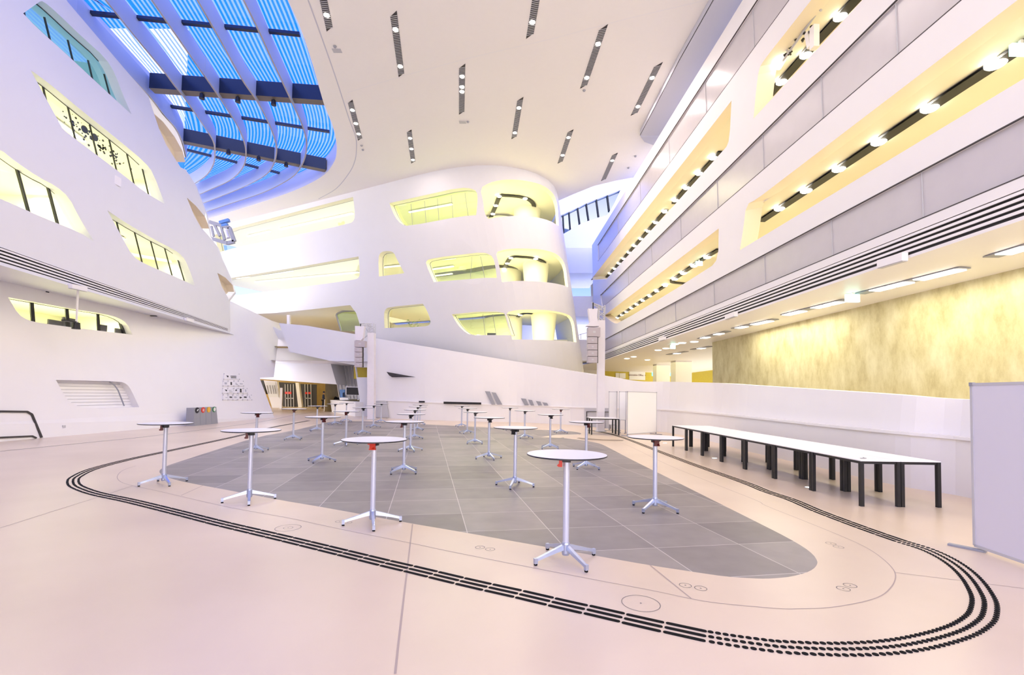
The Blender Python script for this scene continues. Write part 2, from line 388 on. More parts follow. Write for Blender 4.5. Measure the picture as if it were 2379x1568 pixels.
# floor boxes
def floor_box(u, v, r, label, inner=0, grp='pairs of round floor boxes'):
    p = onz(u, v); b = MB(); n = 40
    def ring(R, w): b.add([(p[0]+q*math.cos(2*PI*i/n), p[1]+q*math.sin(2*PI*i/n), .0016) for q in (R-w/2, R+w/2) for i in range(n)], [(i, (i+1) % n, n+(i+1) % n, n+i) for i in range(n)])
    ring(r, .006)
    if inner: ring(inner, .005)
    b.lathe([(.0001,.0018),(.008,.0018)], (p[0],p[1],0), 10)
    o = b.build('floor_box', 'socket', fix=False); tag(o, label, 'floor box', grp)
floor_box(669.4,1226.3,.15,'large round floor box with an inner ring, left, beside the black guide strip', .055, None)
floor_box(1488.8,1401.4,.155,'largest plain round floor box between the black strip and the front right table', 0, None)
for u, v, lb in [(1115.3,1271.7,'left floor box of the pair midway between the two front tables'),(1138.8,1276,'right floor box of the pair midway between the two front tables'),
    (1592.3,1359.8,'left floor box of the pair just right of the diagonal floor joint'),(1628,1366.7,'right floor box of the pair just right of the diagonal floor joint'),
    (1959.3,1367.5,'nearer floor box of the pair in front of the rounded grey tip'),(1975,1360,'farther floor box of the pair in front of the rounded grey tip'),
    (1930.3,1262.7,'left floor box of the pair right of the grey tip, below the black tables'),(1948,1270.7,'right floor box of the pair right of the grey tip, below the black tables'),
    (789,1211.5,'floor box under the left foot of the front left table'),(808,1214,'floor box beside the left foot of the front left table')]:
    floor_box(u, v, .052, lb)
for u, v, lb in [(1880,1132.6,'lit round floor lamp under the middle of the black table row'),(1660,1064.7,'lit round floor lamp in front of the far half of the black table row'),(1545,1029.5,'lit round floor lamp in front of the far end of the black table row')]:
    p = onz(u, v); t = thing('floor_lamp_disc', lb, 'floor lamp', p, 0, 'recessed floor lamps')
    b = MB().lathe([(.085,0),(.085,.004),(.07,.006)], (0,0,0), 24); b.build('bezel', 'alu', t)
    b = MB().lathe([(.0001,.006),(.07,.006)], (0,0,0), 24); b.build('lens', 'lampw', t)

# ------------------------------------------------------------------ left wall: leaning lower wall
b = MB()
w5 = smoothpoly(hits(gL, [(19,690.6,1),(92,703.6),(172,718),(245,729.6),(275,738),(295,751),(308,777.5,1),(245,770),(180,762),(95,750.6),(65,744),(42,729.6)]), 1)
niche = smoothpoly(hits(gL, [(130,882.7,1),(279,885.8),(295,892),(306,907.6),(323.4,945.8,1),(199,948.5),(172,940),(153,925)]), 1)
out = [(-6,0),(31.5,0)]; pr = hit(gL, 637, 969); out = [(-6,0),(pr[0],0)]+hits(gL, [(620,923),(603,877.5),(636,876),(650.6,751),(631.4,745),(530,697),(440,655)])
yl = hit(gL, 532, 775)
out += [(-6, 5.42)]
st = [(y, z) for y in np.arange(-5, 34, 1.5) for z in np.arange(.6, 7.5, .8)]
cdt_panel(b, out, [w5, niche], fL, st)
reveal(b, w5, fL, (-.35,-.0,0)); reveal(b, niche, fL, (-.3,0,0))
struct('wall_left', b, 'plaster', smooth=False)
b = MB(); b.box((-10.8,-3.6,7.7),(13,.3,15.4)); struct('rear_shade_wall', b, 'plaster')  # unseen wall added behind the viewer to darken the floor's left side
# upper left volume
U_sil = [(532,775),(531,697),(545.4,678),(535.8,645.4),(514.7,599.5),(505,572.7),(489,551),(478,493.5),(451.4,424.6),(431.5,394)]
U_end = [(532,775),(531,697),(529.5,691.5),(514.7,664.6),(505,634),(524,645),(540.5,662.5),(535.8,645.4),(514.7,599.5),(505,572.7),(487.5,551),(466.7,528),(451.4,501),(434,459),(455,478),(476,503),(478,493.5),(451.4,424.6),(431.5,394)]
lens1 = [(431.5,394),(420,389),(405.5,367),(386.4,336.6),(370,300),(357.7,264)]; lens1r = [(357.7,264),(379,283),(405.5,317.5),(424.6,352),(430.4,377)]
topl = hits(gU, [(357.7,264),(344.3,222),(300,172)])
def zc(P): return [(p[0], min(p[1], CEIL+.02)) for p in P]
U_out = hits(gU, U_end+lens1[1:])+zc(topl)+[(11, CEIL+.02), (-6, CEIL+.02)]
lb0 = hit(gU, 532, 775)[1]; U_out += [(-6, lb0)]
Wpx = {
 'W1': [(54,31,1),(92,4,1),(100,2),(130,27),(191,86),(245,134),(268,172),(283,214),(306,266,1),(237,203),(145,117),(84,63)],
 'W2': [(71,163,1),(82,170),(126,203),(180,249),(275,325),(337,377),(356,402),(383,474.3,1),(333,444),(298,415),(199,340.5),(153,306),(145,298,1)],
 'W3': [(-260,210,1),(0,346),(38,377),(92,413),(130,432),(161,459),(184,505),(218,560.5,1),(184,539),(94,503),(31,474.4),(0,461),(-260,350,1)],
 'W4': [(249,488,1),(291,517),(367,561),(400,577),(423,593),(436,615),(453.5,664.6,1),(417,647),(350,618.6),(318,603),(302,584,1)]}
W = {k: smoothpoly(hits(gU, v), 1) for k, v in Wpx.items()}
lo_t = hits(gU, [(0,573.5),(229.6,655),(486,740),(530,763)]); lo_b = [(p[0], lb0+.09) for p in lo_t]
yA = -5.5; louv = [(yA, lo_b[0][1]), (lo_t[-1][0], lb0+.13), (lo_t[-1][0], lo_t[-1][1]), (lo_t[1][0], lo_t[1][1]), (lo_t[0][0], lo_t[0][1]), (yA, lo_t[0][1]+.05)]
b = MB()
st = [(y, z) for y in np.arange(-5, 33, 2.5) for z in np.arange(6, 15.4, 1.6)]
cdt_panel(b, U_out, list(W.values())+[louv], fU, st)
for k in W: reveal(b, W[k], fU, (-.45,-.08,0), 0)
reveal(b, louv, fU, (-.15,0,0))
# soffit and rounded end
b.add([(gU(-6,0),-6,lb0),(gU(yl[0],0),yl[0]+.5,lb0),(-19,yl[0]+.5,lb0),(-19,-6,lb0)], [(0,1,2,3)])
E_ = [np.array(fU(*hit(gU, *p))) for p in U_sil]
prev = E_
for dx, dy in ((-.15,.4),(-.5,.7),(-1.2,.9),(-4,1.0)):
    nx = [e+np.array((dx,dy,0)) for e in E_]; b.strip(prev, nx); prev = nx
struct('wall_left_upper', b, 'plaster2')
for i, L in enumerate([lens1+[(379,283),(405.5,317.5),(424.6,352),(430.8,377)], [(487.5,551),(466.7,528),(451.4,501),(434,459),(455,478),(476,503),(487,531)], [(529.5,691.5),(514.7,664.6),(505,634),(524,645),(540.5,662.5),(544,678)]]):
    P = [np.array(fU(*hit(gU, *p))) for p in L]; c_ = sum(P)/len(P); b = MB(); b.poly([c_+(p-c_)*1.12+(-.45,0,0) for p in P], (-.1,.0,0))
    b.strip(P, [p+(-.45,0,0) for p in P]); struct('window_%d' % (16+i), b, 'reveal')
# louvre strip in the upper volume
b = MB(); off = np.array((-.05,0,0))
b.poly([np.array(fU(*p))+off for p in louv]); struct('trim_11', b, 'dark')
b = MB()
for k in range(4):
    f0 = (k+.62)/4.3; f1 = (k+1.12)/4.3
    A = []; B = []
    for y in np.linspace(yA, lo_t[-1][0], 24):
        zt = np.interp(y, [yA, lo_t[0][0], lo_t[1][0], lo_t[-1][0]], [lo_t[0][1]+.05, lo_t[0][1], lo_t[1][1], lo_t[-1][1]]); zb = lb0+.09
        A.append(np.array(fU(y, zb+(zt-zb)*f0))+(.0,0,0)); B.append(np.array(fU(y, zb+(zt-zb)*f1)))
    b.strip(A, B); b.strip([a+off*.5 for a in A], A)
struct('trim_12', b, 'trimw')

def window(idx, hole, f, dep, mull, fr_mat='dark', gmat='glass', frame=.05, rmull=.022):
    """glass set back in its opening, with mullions between given surface points"""
    e = empty('window_%d' % idx, f(*hole[0])); e['kind'] = 'structure'; inv = e.location
    dep = np.array(dep); loc = np.array(inv)
    b = MB(); b.poly([np.array(f(*p))+dep-loc for p in hole]); b.build('glass_pane', gmat, e)
    b = MB(); n = len(hole); P = [np.array(f(*p))+dep-loc for p in hole]
    for i in range(n): 
        if np.linalg.norm(P[i]-P[(i+1) % n]) > 1e-3: b.bar(P[i], P[(i+1) % n], frame*.6, frame*.6)
    b.build('window_frame', fr_mat, e)
    for p, q in mull:
        b = MB(); b.bar(np.array(f(*p))+dep-loc, np.array(f(*q))+dep-loc, rmull*2, rmull*2); b.build('mullion', fr_mat, e)
    return e
def ml(g, L): return [(hit(g, *a), hit(g, *b_)) for a, b_ in L]
window(1, W['W1'], fU, (-.35,0,0), ml(gU, [((78,15),(87,59)),((127,40),(145,114)),((180,93),(197,164)),((225.7,140),(241,206)),((262,172),(280,240))]), gmat='bglass')
window(2, W['W2'], fU, (-.35,0,0), ml(gU, [((124,203),(145,296)),((180,249),(202,346)),((229.5,290),(250.6,380.6)),((273.5,325),(294,412)),((313.7,358),(332,438)),((347,385),(365,463))]))
window(3, W['W3'], fU, (-.35,0,0), ml(gU, [((-110,290),(-85,425)),((0,355),(17,468.6)),((65,394),(93.7,503)),((134,432),(160,533.6))]), rmull=.035)
window(4, W['W4'], fU, (-.35,0,0), ml(gU, [((289,510),(309,595)),((330,536),(350,618)),((366.6,558),(386.5,636)),((399,577),(418,649)),((428,600),(446,662))]))
window(5, w5, fL, (-.3,0,0), ml(gL, [((92,703.6),(96,750)),((172,718),(176,762)),((243,729.6),(245.7,770)),((294,748),(303,775))]), rmull=.05)
# shutter in the niche
b = MB(); P = [np.array(fL(*p))+(-.28,0,0) for p in niche]; b.poly(P)
struct('trim_13', b, 'trimw')
b = MB(); zs = [p[1] for p in niche]
for k in range(1, 9):
    z = min(zs)+(max(zs)-min(zs))*k/9; ys = [niche[i][0]+(niche[(i+1) % len(niche)][0]-niche[i][0])*(z-niche[i][1])/(niche[(i+1) % len(niche)][1]-niche[i][1]) for i in range(len(niche)) if (niche[i][1]-z)*(niche[(i+1) % len(niche)][1]-z) < 0]
    if len(ys) > 1: b.bar(np.array(fL(min(ys)+.02, z))+(-.27,0,0), np.array(fL(max(ys)-.02, z))+(-.27,0,0), .012, .012)
struct('trim_14', b, 'lgrey')
q = [np.array(fL(*hit(gL, *p)))+(-.1,0,0) for p in [(260,887),(272,895),(280,907),(294,943)]]
b = MB()
for i in range(3): b.bar(q[i], q[i+1], .04, .04)
struct('trim_15', b, 'grey')
q = [np.array(fL(*hit(gL, *p)))+(.02,0,0) for p in [(-60,955),(0,955.5),(61,956.2),(73,963),(95.5,1016.5)]]
b = MB()
for i in range(4): b.bar(q[i], q[i+1], .06, .06)
q = [np.array(fL(*hit(gL, *p)))+(.02,0,0) for p in [(-60,1019),(73,1013),(83,1017.5)]]
for i in range(2): b.bar(q[i], q[i+1], .05, .05)
struct('door_1', b, 'slotdark')

# rooms behind the left wall
b = MB()
def roombox(b, y0, y1, z0, z1, g, near, far, mi=0):
    """floor, ceiling, back and ends of a room behind surface g"""
    P = lambda y, z, o: (g(y, z)-o, y, z)
    b.add([P(y0,z0,near),P(y1,z0,near),P(y1,z0,far),P(y0,z0,far)], [(0,1,2,3)], mi)
    b.add([P(y0,z1,near),P(y1,z1,near),P(y1,z1,far),P(y0,z1,far)], [(0,3,2,1)], mi)
    b.add([P(y0,z0,far),P(y1,z0,far),P(y1,z1,far),P(y0,z1,far)], [(0,1,2,3)], mi)
    b.add([P(y0,z0,near),P(y0,z0,far),P(y0,z1,far),P(y0,z1,near)], [(0,1,2,3)], mi)
    b.add([P(y1,z0,near),P(y1,z0,far),P(y1,z1,far),P(y1,z1,near)], [(0,1,2,3)], mi)
def zr(k): return min(p[1] for p in k), max(p[1] for p in k)
for i, (k, col, pw) in enumerate([('W2', 'warmroom', 260), ('W3', 'warmroom', 300), ('W4', 'warmroom', 260), ('W1', 'plaster2', 120)]):  # W1's lamp is added to make its glass glow like reflected sky
    h = W[k]; z0, z1 = zr(h); y0 = min(p[0] for p in h)-1; y1 = max(p[0] for p in h)+.6
    y0 = max(y0, -5)
    b = MB(); roombox(b, y0, y1, z0-.25, z1+.15, gU, .46, 4.5); struct('wall_room_%s' % ['a','b','c','d'][i], b, col)
    if pw:
        yc = (y0+y1)/2; area('room_light', (gU(yc,0)-2.3, yc, z1+.05), y1-y0-1, pw*.62, (1,.97,.62), (0,0,PI/2), .6) 
h = w5; z0, z1 = zr(h); y0 = min(p[0] for p in h)-1; y1 = max(p[0] for p in h)+1
b = MB(); roombox(b, y0, y1, z0-.3, z1+.2, gL, .36, 4); struct('wall_room_e', b, 'warmroom')
area('room_light', (gL((y0+y1)/2, 3)-2.2, (y0+y1)/2, z1+.1), y1-y0-1, 130, (1,.97,.62), (0,0,PI/2), .5)

# ------------------------------------------------------------------ back wall running into the rounded tower
LEAN = np.array((-.20, -.26))
plan = [np.array(p, float) for p in spline([(-26,43.27),(-14,37.05),(-8,33.94),(-5,32.35),(-3,31.35),(-1,30.65),(1,30.45),(3,31.1),(4.5,32.7),(5.15,35.2),(5.1,38.5),(4.4,43)], 6)]
S_ = np.cumsum([0]+[np.linalg.norm(plan[i+1]-plan[i]) for i in range(len(plan)-1)])
PA = np.array(plan)
def fT(s, z):
    x = np.interp(s, S_, PA[:,0]); y = np.interp(s, S_, PA[:,1]); return (x+LEAN[0]*(z-5), y+LEAN[1]*(z-5), z)
def hitT(u, v):
    best = None
    for i in range(len(plan)-1):
        a, c = plan[i], plan[i+1]; t = np.array((c[0]-a[0], c[1]-a[1], 0)); n = np.cross(t, np.array((LEAN[0], LEAN[1], 1.)))
        d = ray(u, v); dn = d@n
        if abs(dn) < 1e-9: continue
        k = ((np.array((a[0], a[1], 5.))-EYEP)@n)/dn
        if k <= 0: continue
        P = EYEP+d*k; base = P[:2]-LEAN*(P[2]-5); q = (base-a)@t[:2]/(t[:2]@t[:2])
        if -.02 <= q <= 1.02 and (best is None or k < best[0]): best = (k, S_[i]+q*(S_[i+1]-S_[i]), P[2])
    if best is None: raise Exception('miss %s %s' % (u, v))
    return (best[1], best[2])
def hT(L, z=5, rnd=1):
    pts = []
    for p in L: pts.append(tuple(hitT(*( (450+p[0]/3.485, 400+p[1]/3.485) if z == 4 else (850+p[0]/3.485, 380+p[1]/3.485) )))+tuple(p[2:]))
    return smoothpoly(pts, rnd)
TW = {
 'a1': hT([(170,505,1),(300,462,1),(330,450,1),(800,327,1),(1290,200,1),(1305,330),(1300,385),(1270,415),(800,515,1),(365,605,1),(200,650,1)], 4),
 'a2': hT([(200,880,1),(305,855,1),(800,775,1),(1335,682,1),(1345,800),(1340,855),(1290,872),(800,940,1),(335,1000,1),(200,1022,1)], 4),
 'a3': hT([(1500,845,1),(1494,690),(1515,645),(1575,636),(1620,648),(1645,705),(1705,818,1)], 4),
 'a4': hT([(1545,1262,1),(1540,1150),(1550,1110),(1580,1092),(1855,1065,1),(1885,1110),(1920,1200),(1910,1240),(1860,1250)], 4),
 'b3': hT([(190,320,1),(450,262,1),(770,195),(850,200),(900,225),(905,300),(893,418,1),(800,425,1),(700,440,1),(345,508),(285,490),(235,430)]),
 'b2': hT([(485,810),(495,780),(540,768),(900,722,1),(975,722),(1030,755),(1050,840),(1060,925,1),(960,925,1),(750,942,1),(550,958,1)]),
 'b1': hT([(695,1220,1),(900,1200,1),(1110,1198),(1135,1240),(1150,1300),(1180,1388,1),(1000,1388,1),(845,1390),(780,1345),(735,1290)]),
 'c3': hT([(925,200),(1000,155),(1080,135),(1160,128),(1250,133),(1350,150),(1430,175),(1490,215),(1530,265),(1550,330),(1556,400),(1562,505,1),(1480,460),(1420,443),(1350,430),(1280,424),(1200,423),(1100,430),(990,448,1),(960,400),(950,300)]),
 'c2': hT([(1050,720),(1120,695),(1200,688),(1300,688),(1400,693),(1480,708),(1550,735),(1600,790),(1620,850),(1628,920),(1638,1000,1),(1580,980),(1500,965),(1400,955),(1300,950),(1200,950),(1102,958,1),(1090,880),(1070,780)]),
 'c1': hT([(1135,1205),(1220,1185),(1300,1182),(1400,1183),(1500,1190),(1600,1208),(1660,1235),(1685,1290),(1695,1360),(1705,1447,1),(1620,1437),(1500,1430),(1400,1426),(1300,1424),(1185,1424,1),(1170,1350),(1150,1260)]),
}
# gallery soffit window strip in the lower left of the back wall
b = MB()
sR = S_[-1]
low = [hitT(*p) for p in [(600,729),(640,727),(720,719),(790,711),(900,706)][:4]]
sb = hitT(822,705)[0]
out = [(0, low[0][1]+.0), (low[0][0], low[0][1]), (low[1][0], low[1][1]), (low[2][0], low[2][1]), (sb-.4, low[3][1]), (sb, low[3][1]-.6), (sb+.25, 5.0), (sb+.25, 2.0)]+[(s, 2.0) for s in np.arange(sb+1.2, sR, 1.)]+[(sR, 2.), (sR, CEIL+.05)]+[(s, CEIL+.05) for s in np.arange(sR-1, .5, -1.)]+[(0, CEIL+.05)]
st = [(s, z) for s in np.arange(.6, sR, .55) for z in np.arange(2.5, CEIL, .9)]
cdt_panel(b, out, list(TW.values()), fT, st)
INW = {k: ((.25,.55,0) if k[0] in 'ab' else (-.12,.5,0)) for k in TW}
for k, h in TW.items(): reveal(b, h, fT, INW[k], 1)
# underside edge of the wall above the walkway
A = [np.array(fT(s, z)) for s, z in out[:6]]; b.strip(A, [a+(.3,.6,0) for a in A]); b.strip([a+(.3,.6,0) for a in A[:5]], [a+(3,16,-.6) for a in A[:5]])
struct('wall_back', b, ['plaster2', 'warmroom'], smooth=False)

def surf_window(idx, key, mull=(), gmat='glass', dep=(.2,.4,0), frame=.05):
    return window(idx, TW[key], fT, dep, mull, gmat=gmat, frame=frame, rmull=.012, fr_mat='grey')
def mz_(L, z=5):
    r = []
    for a, c in L:
        f_ = (lambda p: (450+p[0]/3.485, 400+p[1]/3.485)) if z == 4 else (lambda p: (850+p[0]/3.485, 380+p[1]/3.485))
        r.append((hitT(*f_(a)), hitT(*f_(c))))
    return r
surf_window(6, 'a1'); surf_window(7, 'a2'); surf_window(8, 'a3'); surf_window(9, 'a4')
surf_window(10, 'b3', mz_([((330,305),(345,500)),((440,282),(455,482)),((545,258),(560,460)),((660,232),(675,442)),((770,210),(800,420))]), 'gglass')
surf_window(11, 'b2', mz_([((830,740),(815,930)),((900,735),(935,920))]), 'gglass')
surf_window(12, 'b1', mz_([((920,1210),(940,1385)),((1000,1210),(1030,1385))]), 'gglass')

# interiors of the tower and back wall: slabs, inner core, lights
levels = []
for k3, kb, ka in (('c3','b3','a1'),('c2','b2','a2'),('c1','b1','a4')):
    print('LV', k3, [(round(float(min(p[1] for p in TW[q_])),2), round(float(max(p[1] for p in TW[q_])),2)) for q_ in (k3, kb, ka)])
    zt = max(max(p[1] for p in TW[q_]) for q_ in (k3, kb, ka)); zb = min(min(p[1] for p in TW[k3]), min(p[1] for p in TW[kb])); levels.append((zb, zt))
ctr = np.array((-1.5, 41.))
def slab_pts(z, off=.12, s0=0, s1=None):
    out = []
    for s in np.linspace(s0, s1 or sR, 60):
        p = np.array(fT(s, z)); d = np.array((ctr[0], ctr[1]))-p[:2]; w = np.array((.46,.888)) if s < 22 else d/np.linalg.norm(d)
        out.append((p[0]+w[0]*off, p[1]+w[1]*off, z))
    return out
b = MB()
for (zb, zt) in levels:
    for z in (zt+.12, zb-.9):
        s0 = sb if z < low[1][1]+.1 else 0
        A = slab_pts(z, .12, s0); B = slab_pts(z, 6.5, s0); b.strip(A, B)
struct('ceiling_tower', b, 'warmroom')
b = MB()
for (zb, zt) in levels:
    s0 = 0
    A = slab_pts(zb-.9, 6.4, 0)
    A = [(p[0], p[1], max(p[2], low[1][1]+.05)) if p[0] < fT(sb, 6)[0] else p for p in A]; B = [(p[0], p[1], zt+.12) for p in A]; b.strip(A, B)
    # curved core behind the balcony
    cc = np.array(fT(hitT(1235, 600)[0], (zb+zt)/2))[:2]; cx, cy = cc[0]+.5, cc[1]+5.6
    b.lathe([(.95, zb-.9), (.8, zb+.6), (1.0, zt+.12)], (cx, cy, 0), 28)
    # partition between the room and the balcony
    p = np.array(fT(TW['c3'][0][0]-.3, zt)); 
struct('wall_tower_core', b, 'warmroom', smooth=True)
b = MB(); BK = [np.array(fT(s, 5.))+(.46*8.5,.888*8.5,0) for s in (0, 8, 16, 24)]; BK.append(np.array((3.5, 43.5, 5.)))
b.strip([(p[0],p[1],low[1][1]+.2) for p in BK], [(p[0]-1.5,p[1]-1.5,CEIL+.3) for p in BK]); struct('wall_tower_back', b, 'warmroom')
for i, (zb, zt) in enumerate(levels):
    tr = [[(1010,437),(1048,350),(1085,265),(1130,260),(1220,266),(1300,283),(1345,312),(1362,345),(1345,375)],
          [(1097,955),(1095,890),(1120,850),(1175,763),(1270,758),(1370,770),(1430,792),(1447,812),(1420,824)],
          [(1170,1388),(1175,1320),(1200,1275),(1260,1220),(1350,1216),(1440,1224),(1500,1238),(1520,1250),(1490,1260)]][i]
    zc_ = zt+.06
    pts = [onz(850+x/3.485, 380+y/3.485, zc_)[:2] for x, y in tr]
    e = thing('track_light', ['black looped track light on the top balcony ceiling of the round tower','black looped track light on the middle balcony ceiling of the round tower','black looped track light on the lowest balcony ceiling of the round tower'][i], 'light', (*pts[3], zc_), 0, None)
    o3 = np.array((*pts[3], zc_)); sp = spline(pts, 5)
    b = MB(); ribbon(b, [p-o3[:2] for p in sp], .30, -.03); ribbon(b, [p-o3[:2] for p in sp], .30, 0.); b.build('track', 'dark', e)
    for x, y in [[(1080,262),(1290,280),(1345,358),(1052,337),(1028,405)],[(1175,762),(1145,805),(1120,848),(1375,768),(1440,814)],[(1250,1224),(1220,1250),(1445,1224),(1510,1245)]][i]:
        p = onz(850+x/3.485, 380+y/3.485, zc_)-o3; MB().lathe([(.0001,-.05),(.16,-.05),(.16,-.02)], p, 14).build('spot_lamp', 'lamp', e)
    cx = np.array(fT(hitT(1190, 600)[0], (zb+zt)/2))
    area('balcony_light', (cx[0]+.6, cx[1]+2.5, zt-.02), 3, 135, (1,.91,.55))
    for s, pw in ((hitT(1010, 500)[0], 200), (hitT(760, 640)[0], 120), (hitT(600, 640)[0], 90)):
        c = np.array(fT(s, zt)); area('gallery_light', (c[0]+1.2, c[1]+2.6, zt-.02), 5, pw*.95, (1,.95,.58), (0,0,-.48), 1)
# fluorescent strips seen through the windows
def strip_light(name, label, pxs, z, w=.14, grp=None):
    a, c = onz(*pxs[0], z), onz(*pxs[1], z); m_ = (a+c)/2
    t = thing(name, label, 'light', m_, 0, grp); b = MB().bar(a-m_, c-m_, w, .05); b.build('tube', 'striplamp', t)
    b = MB().bar(a-m_+(0,0,.05), c-m_+(0,0,.05), w+.06, .05); b.build('housing', 'trimw', t)
Q5 = lambda x, y: (850+x/3.485, 380+y/3.485); Q4 = lambda x, y: (450+x/3.485, 400+y/3.485)
zt = levels[0][1]
for pa, pb, z, lb in [(Q5(350,395),Q5(700,330),zt,'long ceiling tube light inside the top glazed tower room'),
    (Q5(515,790),Q5(725,765),levels[1][1],'nearest of three ceiling tubes in the middle glazed tower room'),(Q5(520,860),Q5(710,832),levels[1][1],'second of three ceiling tubes in the middle glazed tower room'),(Q5(545,912),Q5(700,892),levels[1][1],'farthest of three ceiling tubes in the middle glazed tower room'),
    (Q4(440,520),Q4(620,480),zt,'short ceiling tube at the left in the upper gallery window'),(Q4(700,465),Q4(1290,335),zt,'long ceiling tube in the upper gallery window'),
    (Q4(350,860),Q4(800,800),levels[1][1],'first ceiling tube in the lower gallery window'),(Q4(500,890),Q4(1335,812),levels[1][1],'long farther ceiling tube in the lower gallery window'),(Q4(1535,772),Q4(1670,758),levels[1][1],'ceiling tube in the small trapezoid window')]:
    strip_light('tube_light', lb, (pa, pb), z)

# ------------------------------------------------------------------ right hand building
yE = 39.
zline = lambda *px: np.mean([hit(gR, *p)[1] for p in px])
z1, z2, z3, z4 = zline((2379,509.4),(1780,711)), zline((2379,436.7),(1780,676),(1403,822)), zline((2379,407.4),(1780,658.7)), zline((2379,273),(1780,589.8),(1404,788))
z5, z6 = zline((2379,176),(2104,350),(1780,545),(1594,657.7)), zline((2366.7,0),(1838.7,400))
z7, z8, z9 = zline((2236.6,0),(1780,390.3),(1399,713)), zline((2078.5,0),(1780,297),(1400,683)), zline((1996.8,0),(1780,243.6),(1408.6,650.6))
z10, z11, z12 = zline((1831,0),(1589,333),(1389.5,608)), zline((1755.8,0),(1542.3,333),(1388.4,571)), zline((1720.7,0),(1520,333),(1374.6,575))
print('RIGHT', [round(float(a), 2) for a in (z1,z2,z3,z4,z5,z6,z7,z8,z9,z10,z11,z12)])
yB = -5.
c1 = hits(gR, [(1718.7,581.5,1),(1727,530),(1733.6,475.3),(1757,452)])
o1 = smoothpoly([(yB, z5, 1), (c1[0][0], z5, 1)]+c1[1:3]+[(c1[3][0], z6), (c1[3][0]-1.2, z6), (yB, z6, 1)], 1)
c2 = hits(gR, [(1669.8,530.5,1),(1668.5,600),(1664,617)])
o2 = smoothpoly([c2[0], (hit(gR, 1600, 582)[0], z6-.02, 1), (hit(gR, 1403, 730)[0], z6, 1), (hit(gR, 1425, 756)[0], z5+.25), (hit(gR, 1437, 752)[0], z5), (c2[2][0]+.5, z5), c2[1]], 1)
t9 = hits(gR, [(1892,0),(1780,125)]); z9t = (t9[0][1]+t9[1][1])/2
c3 = hits(gR, [(1750.5,276,1),(1756,215),(1763,159),(1775,132)])
o3 = smoothpoly([(yB, z9, 1), (c3[0][0], z9, 1)]+c3[1:3]+[(c3[3][0], z9t), (c3[3][0]-1, z9t), (yB, z9t, 1)], 1)
c4 = hits(gR, [(1699.5,233.6,1),(1695,323)])
o4 = smoothpoly([c4[0], (hit(gR, 1623, 333)[0], z9t, 1), (hit(gR, 1372, 647)[0], z9t, 1), (hit(gR, 1408.6, 650.6)[0], z9, 1), (c4[1][0]+.3, z9), c4[1]], 1)
ye1, ye2, ye3 = yE, hit(gR, 1399, 713)[0], hit(gR, 1389.5, 608)[0]
p1 = [(yB, z3), (ye1-.3, z3), (ye1-.3, z4), (yB, z4)]
p2 = [(yB, z7), (hit(gR, 1399, 713)[0], z7), (hit(gR, 1394.7, 687)[0], z8), (yB, z8)]
p3 = [(yB, z10), (hit(gR, 1389.5, 608)[0], z10), (hit(gR, 1388.4, 571)[0], z11), (yB, z11)]
lv = [(yB, z1+.06), (ye1-.3, z1+.06), (ye1-.3, z2), (yB, z2)]
b = MB()
out = [(yB, z1), (yE, z1)]+[(yE+.6, z8), (yE+.4, z12), (yB, z12)]
out[0] = (yB-.5, z1); out[-1] = (yB-.5, z12)
st = [(y, z) for y in np.arange(-4, yE, 3.) for z in np.arange(5.2, z12, .8)]
cdt_panel(b, out, [o1, o2, o3, o4, p1, p2, p3, lv], fR, st)
for h in (o1, o2, o3, o4): reveal(b, h, fR, (.55,0,.12), 1)
for h in (p1, p2, p3): reveal(b, h, fR, (.07,0,0), 0)
reveal(b, lv, fR, (.14,0,0), 0)
# top return and ends
b.add([fR(yB-.5,z12), fR(yE,z12), (9.5,yE,z12), (9.5,yB-.5,z12)], [(0,1,2,3)])
b.strip([fR(yE, z1), fR(yE+.6, z8), fR(yE+.4, z12)], [(10,yE+1,z1), (10,yE+1,z8), (10,yE+1,z12)])
struct('wall_right', b, ['plaster', 'reveal'])
lab = {0: 'lower', 1: 'middle', 2: 'upper'}
for i, pp in enumerate((p1, p2, p3)):
    e = empty('trim_%d' % (16+i), fR(*pp[0])); e['kind'] = 'structure'; o_ = np.array(e.location)
    b = MB(); b.poly([np.array(fR(*p))+(.065,0,0)-o_ for p in pp]); b.build('parapet_panel', 'parapet', e)
    b = MB()
    for (a, c) in ((pp[0], pp[1]), (pp[3], pp[2])): b.bar(np.array(fR(*a))+(.01,0,0)-o_, np.array(fR(*c))+(.01,0,0)-o_, .03, .02)
    b.build('edge_rail', 'slotdark', e)
    b = MB(); ys = [5.05, 6.75, 8.85, 11.3, 14.2, 17.6, 21.5, 26, 31] if i != 1 else [6.9, 9.2, 11.4, 14, 17, 20.5, 24.5, 29]
    for y in ys:
        if y < pp[1][0]-.5: b.bar(np.array(fR(y, pp[0][1]))+(.05,0,0)-o_, np.array(fR(y-.02, pp[3][1]))+(.05,0,0)-o_, .012, .018)
    b.build('panel_joint', 'lgrey', e)
# louvre strip of the right building: dark backing and four pale slats
b = MB(); b.poly([np.array(fR(*p))+(.06,0,0) for p in lv]); struct('trim_19', b, 'dark')
b = MB(); zz0, zz1 = z1+.06, z2
for k in range(4):
    a0 = zz0+(zz1-zz0)*(k+.62)/4.3; a1 = zz0+(zz1-zz0)*(k+1.12)/4.3
    A = [fR(yB, a0), fR(ye1-.3, a0)]; B = [fR(yB, a1), fR(ye1-.3, a1)]; A2 = [np.array(p)+(.025,0,0) for p in A]
    b.strip(A, B); b.strip(A2, A)
struct('trim_20', b, 'trimw')
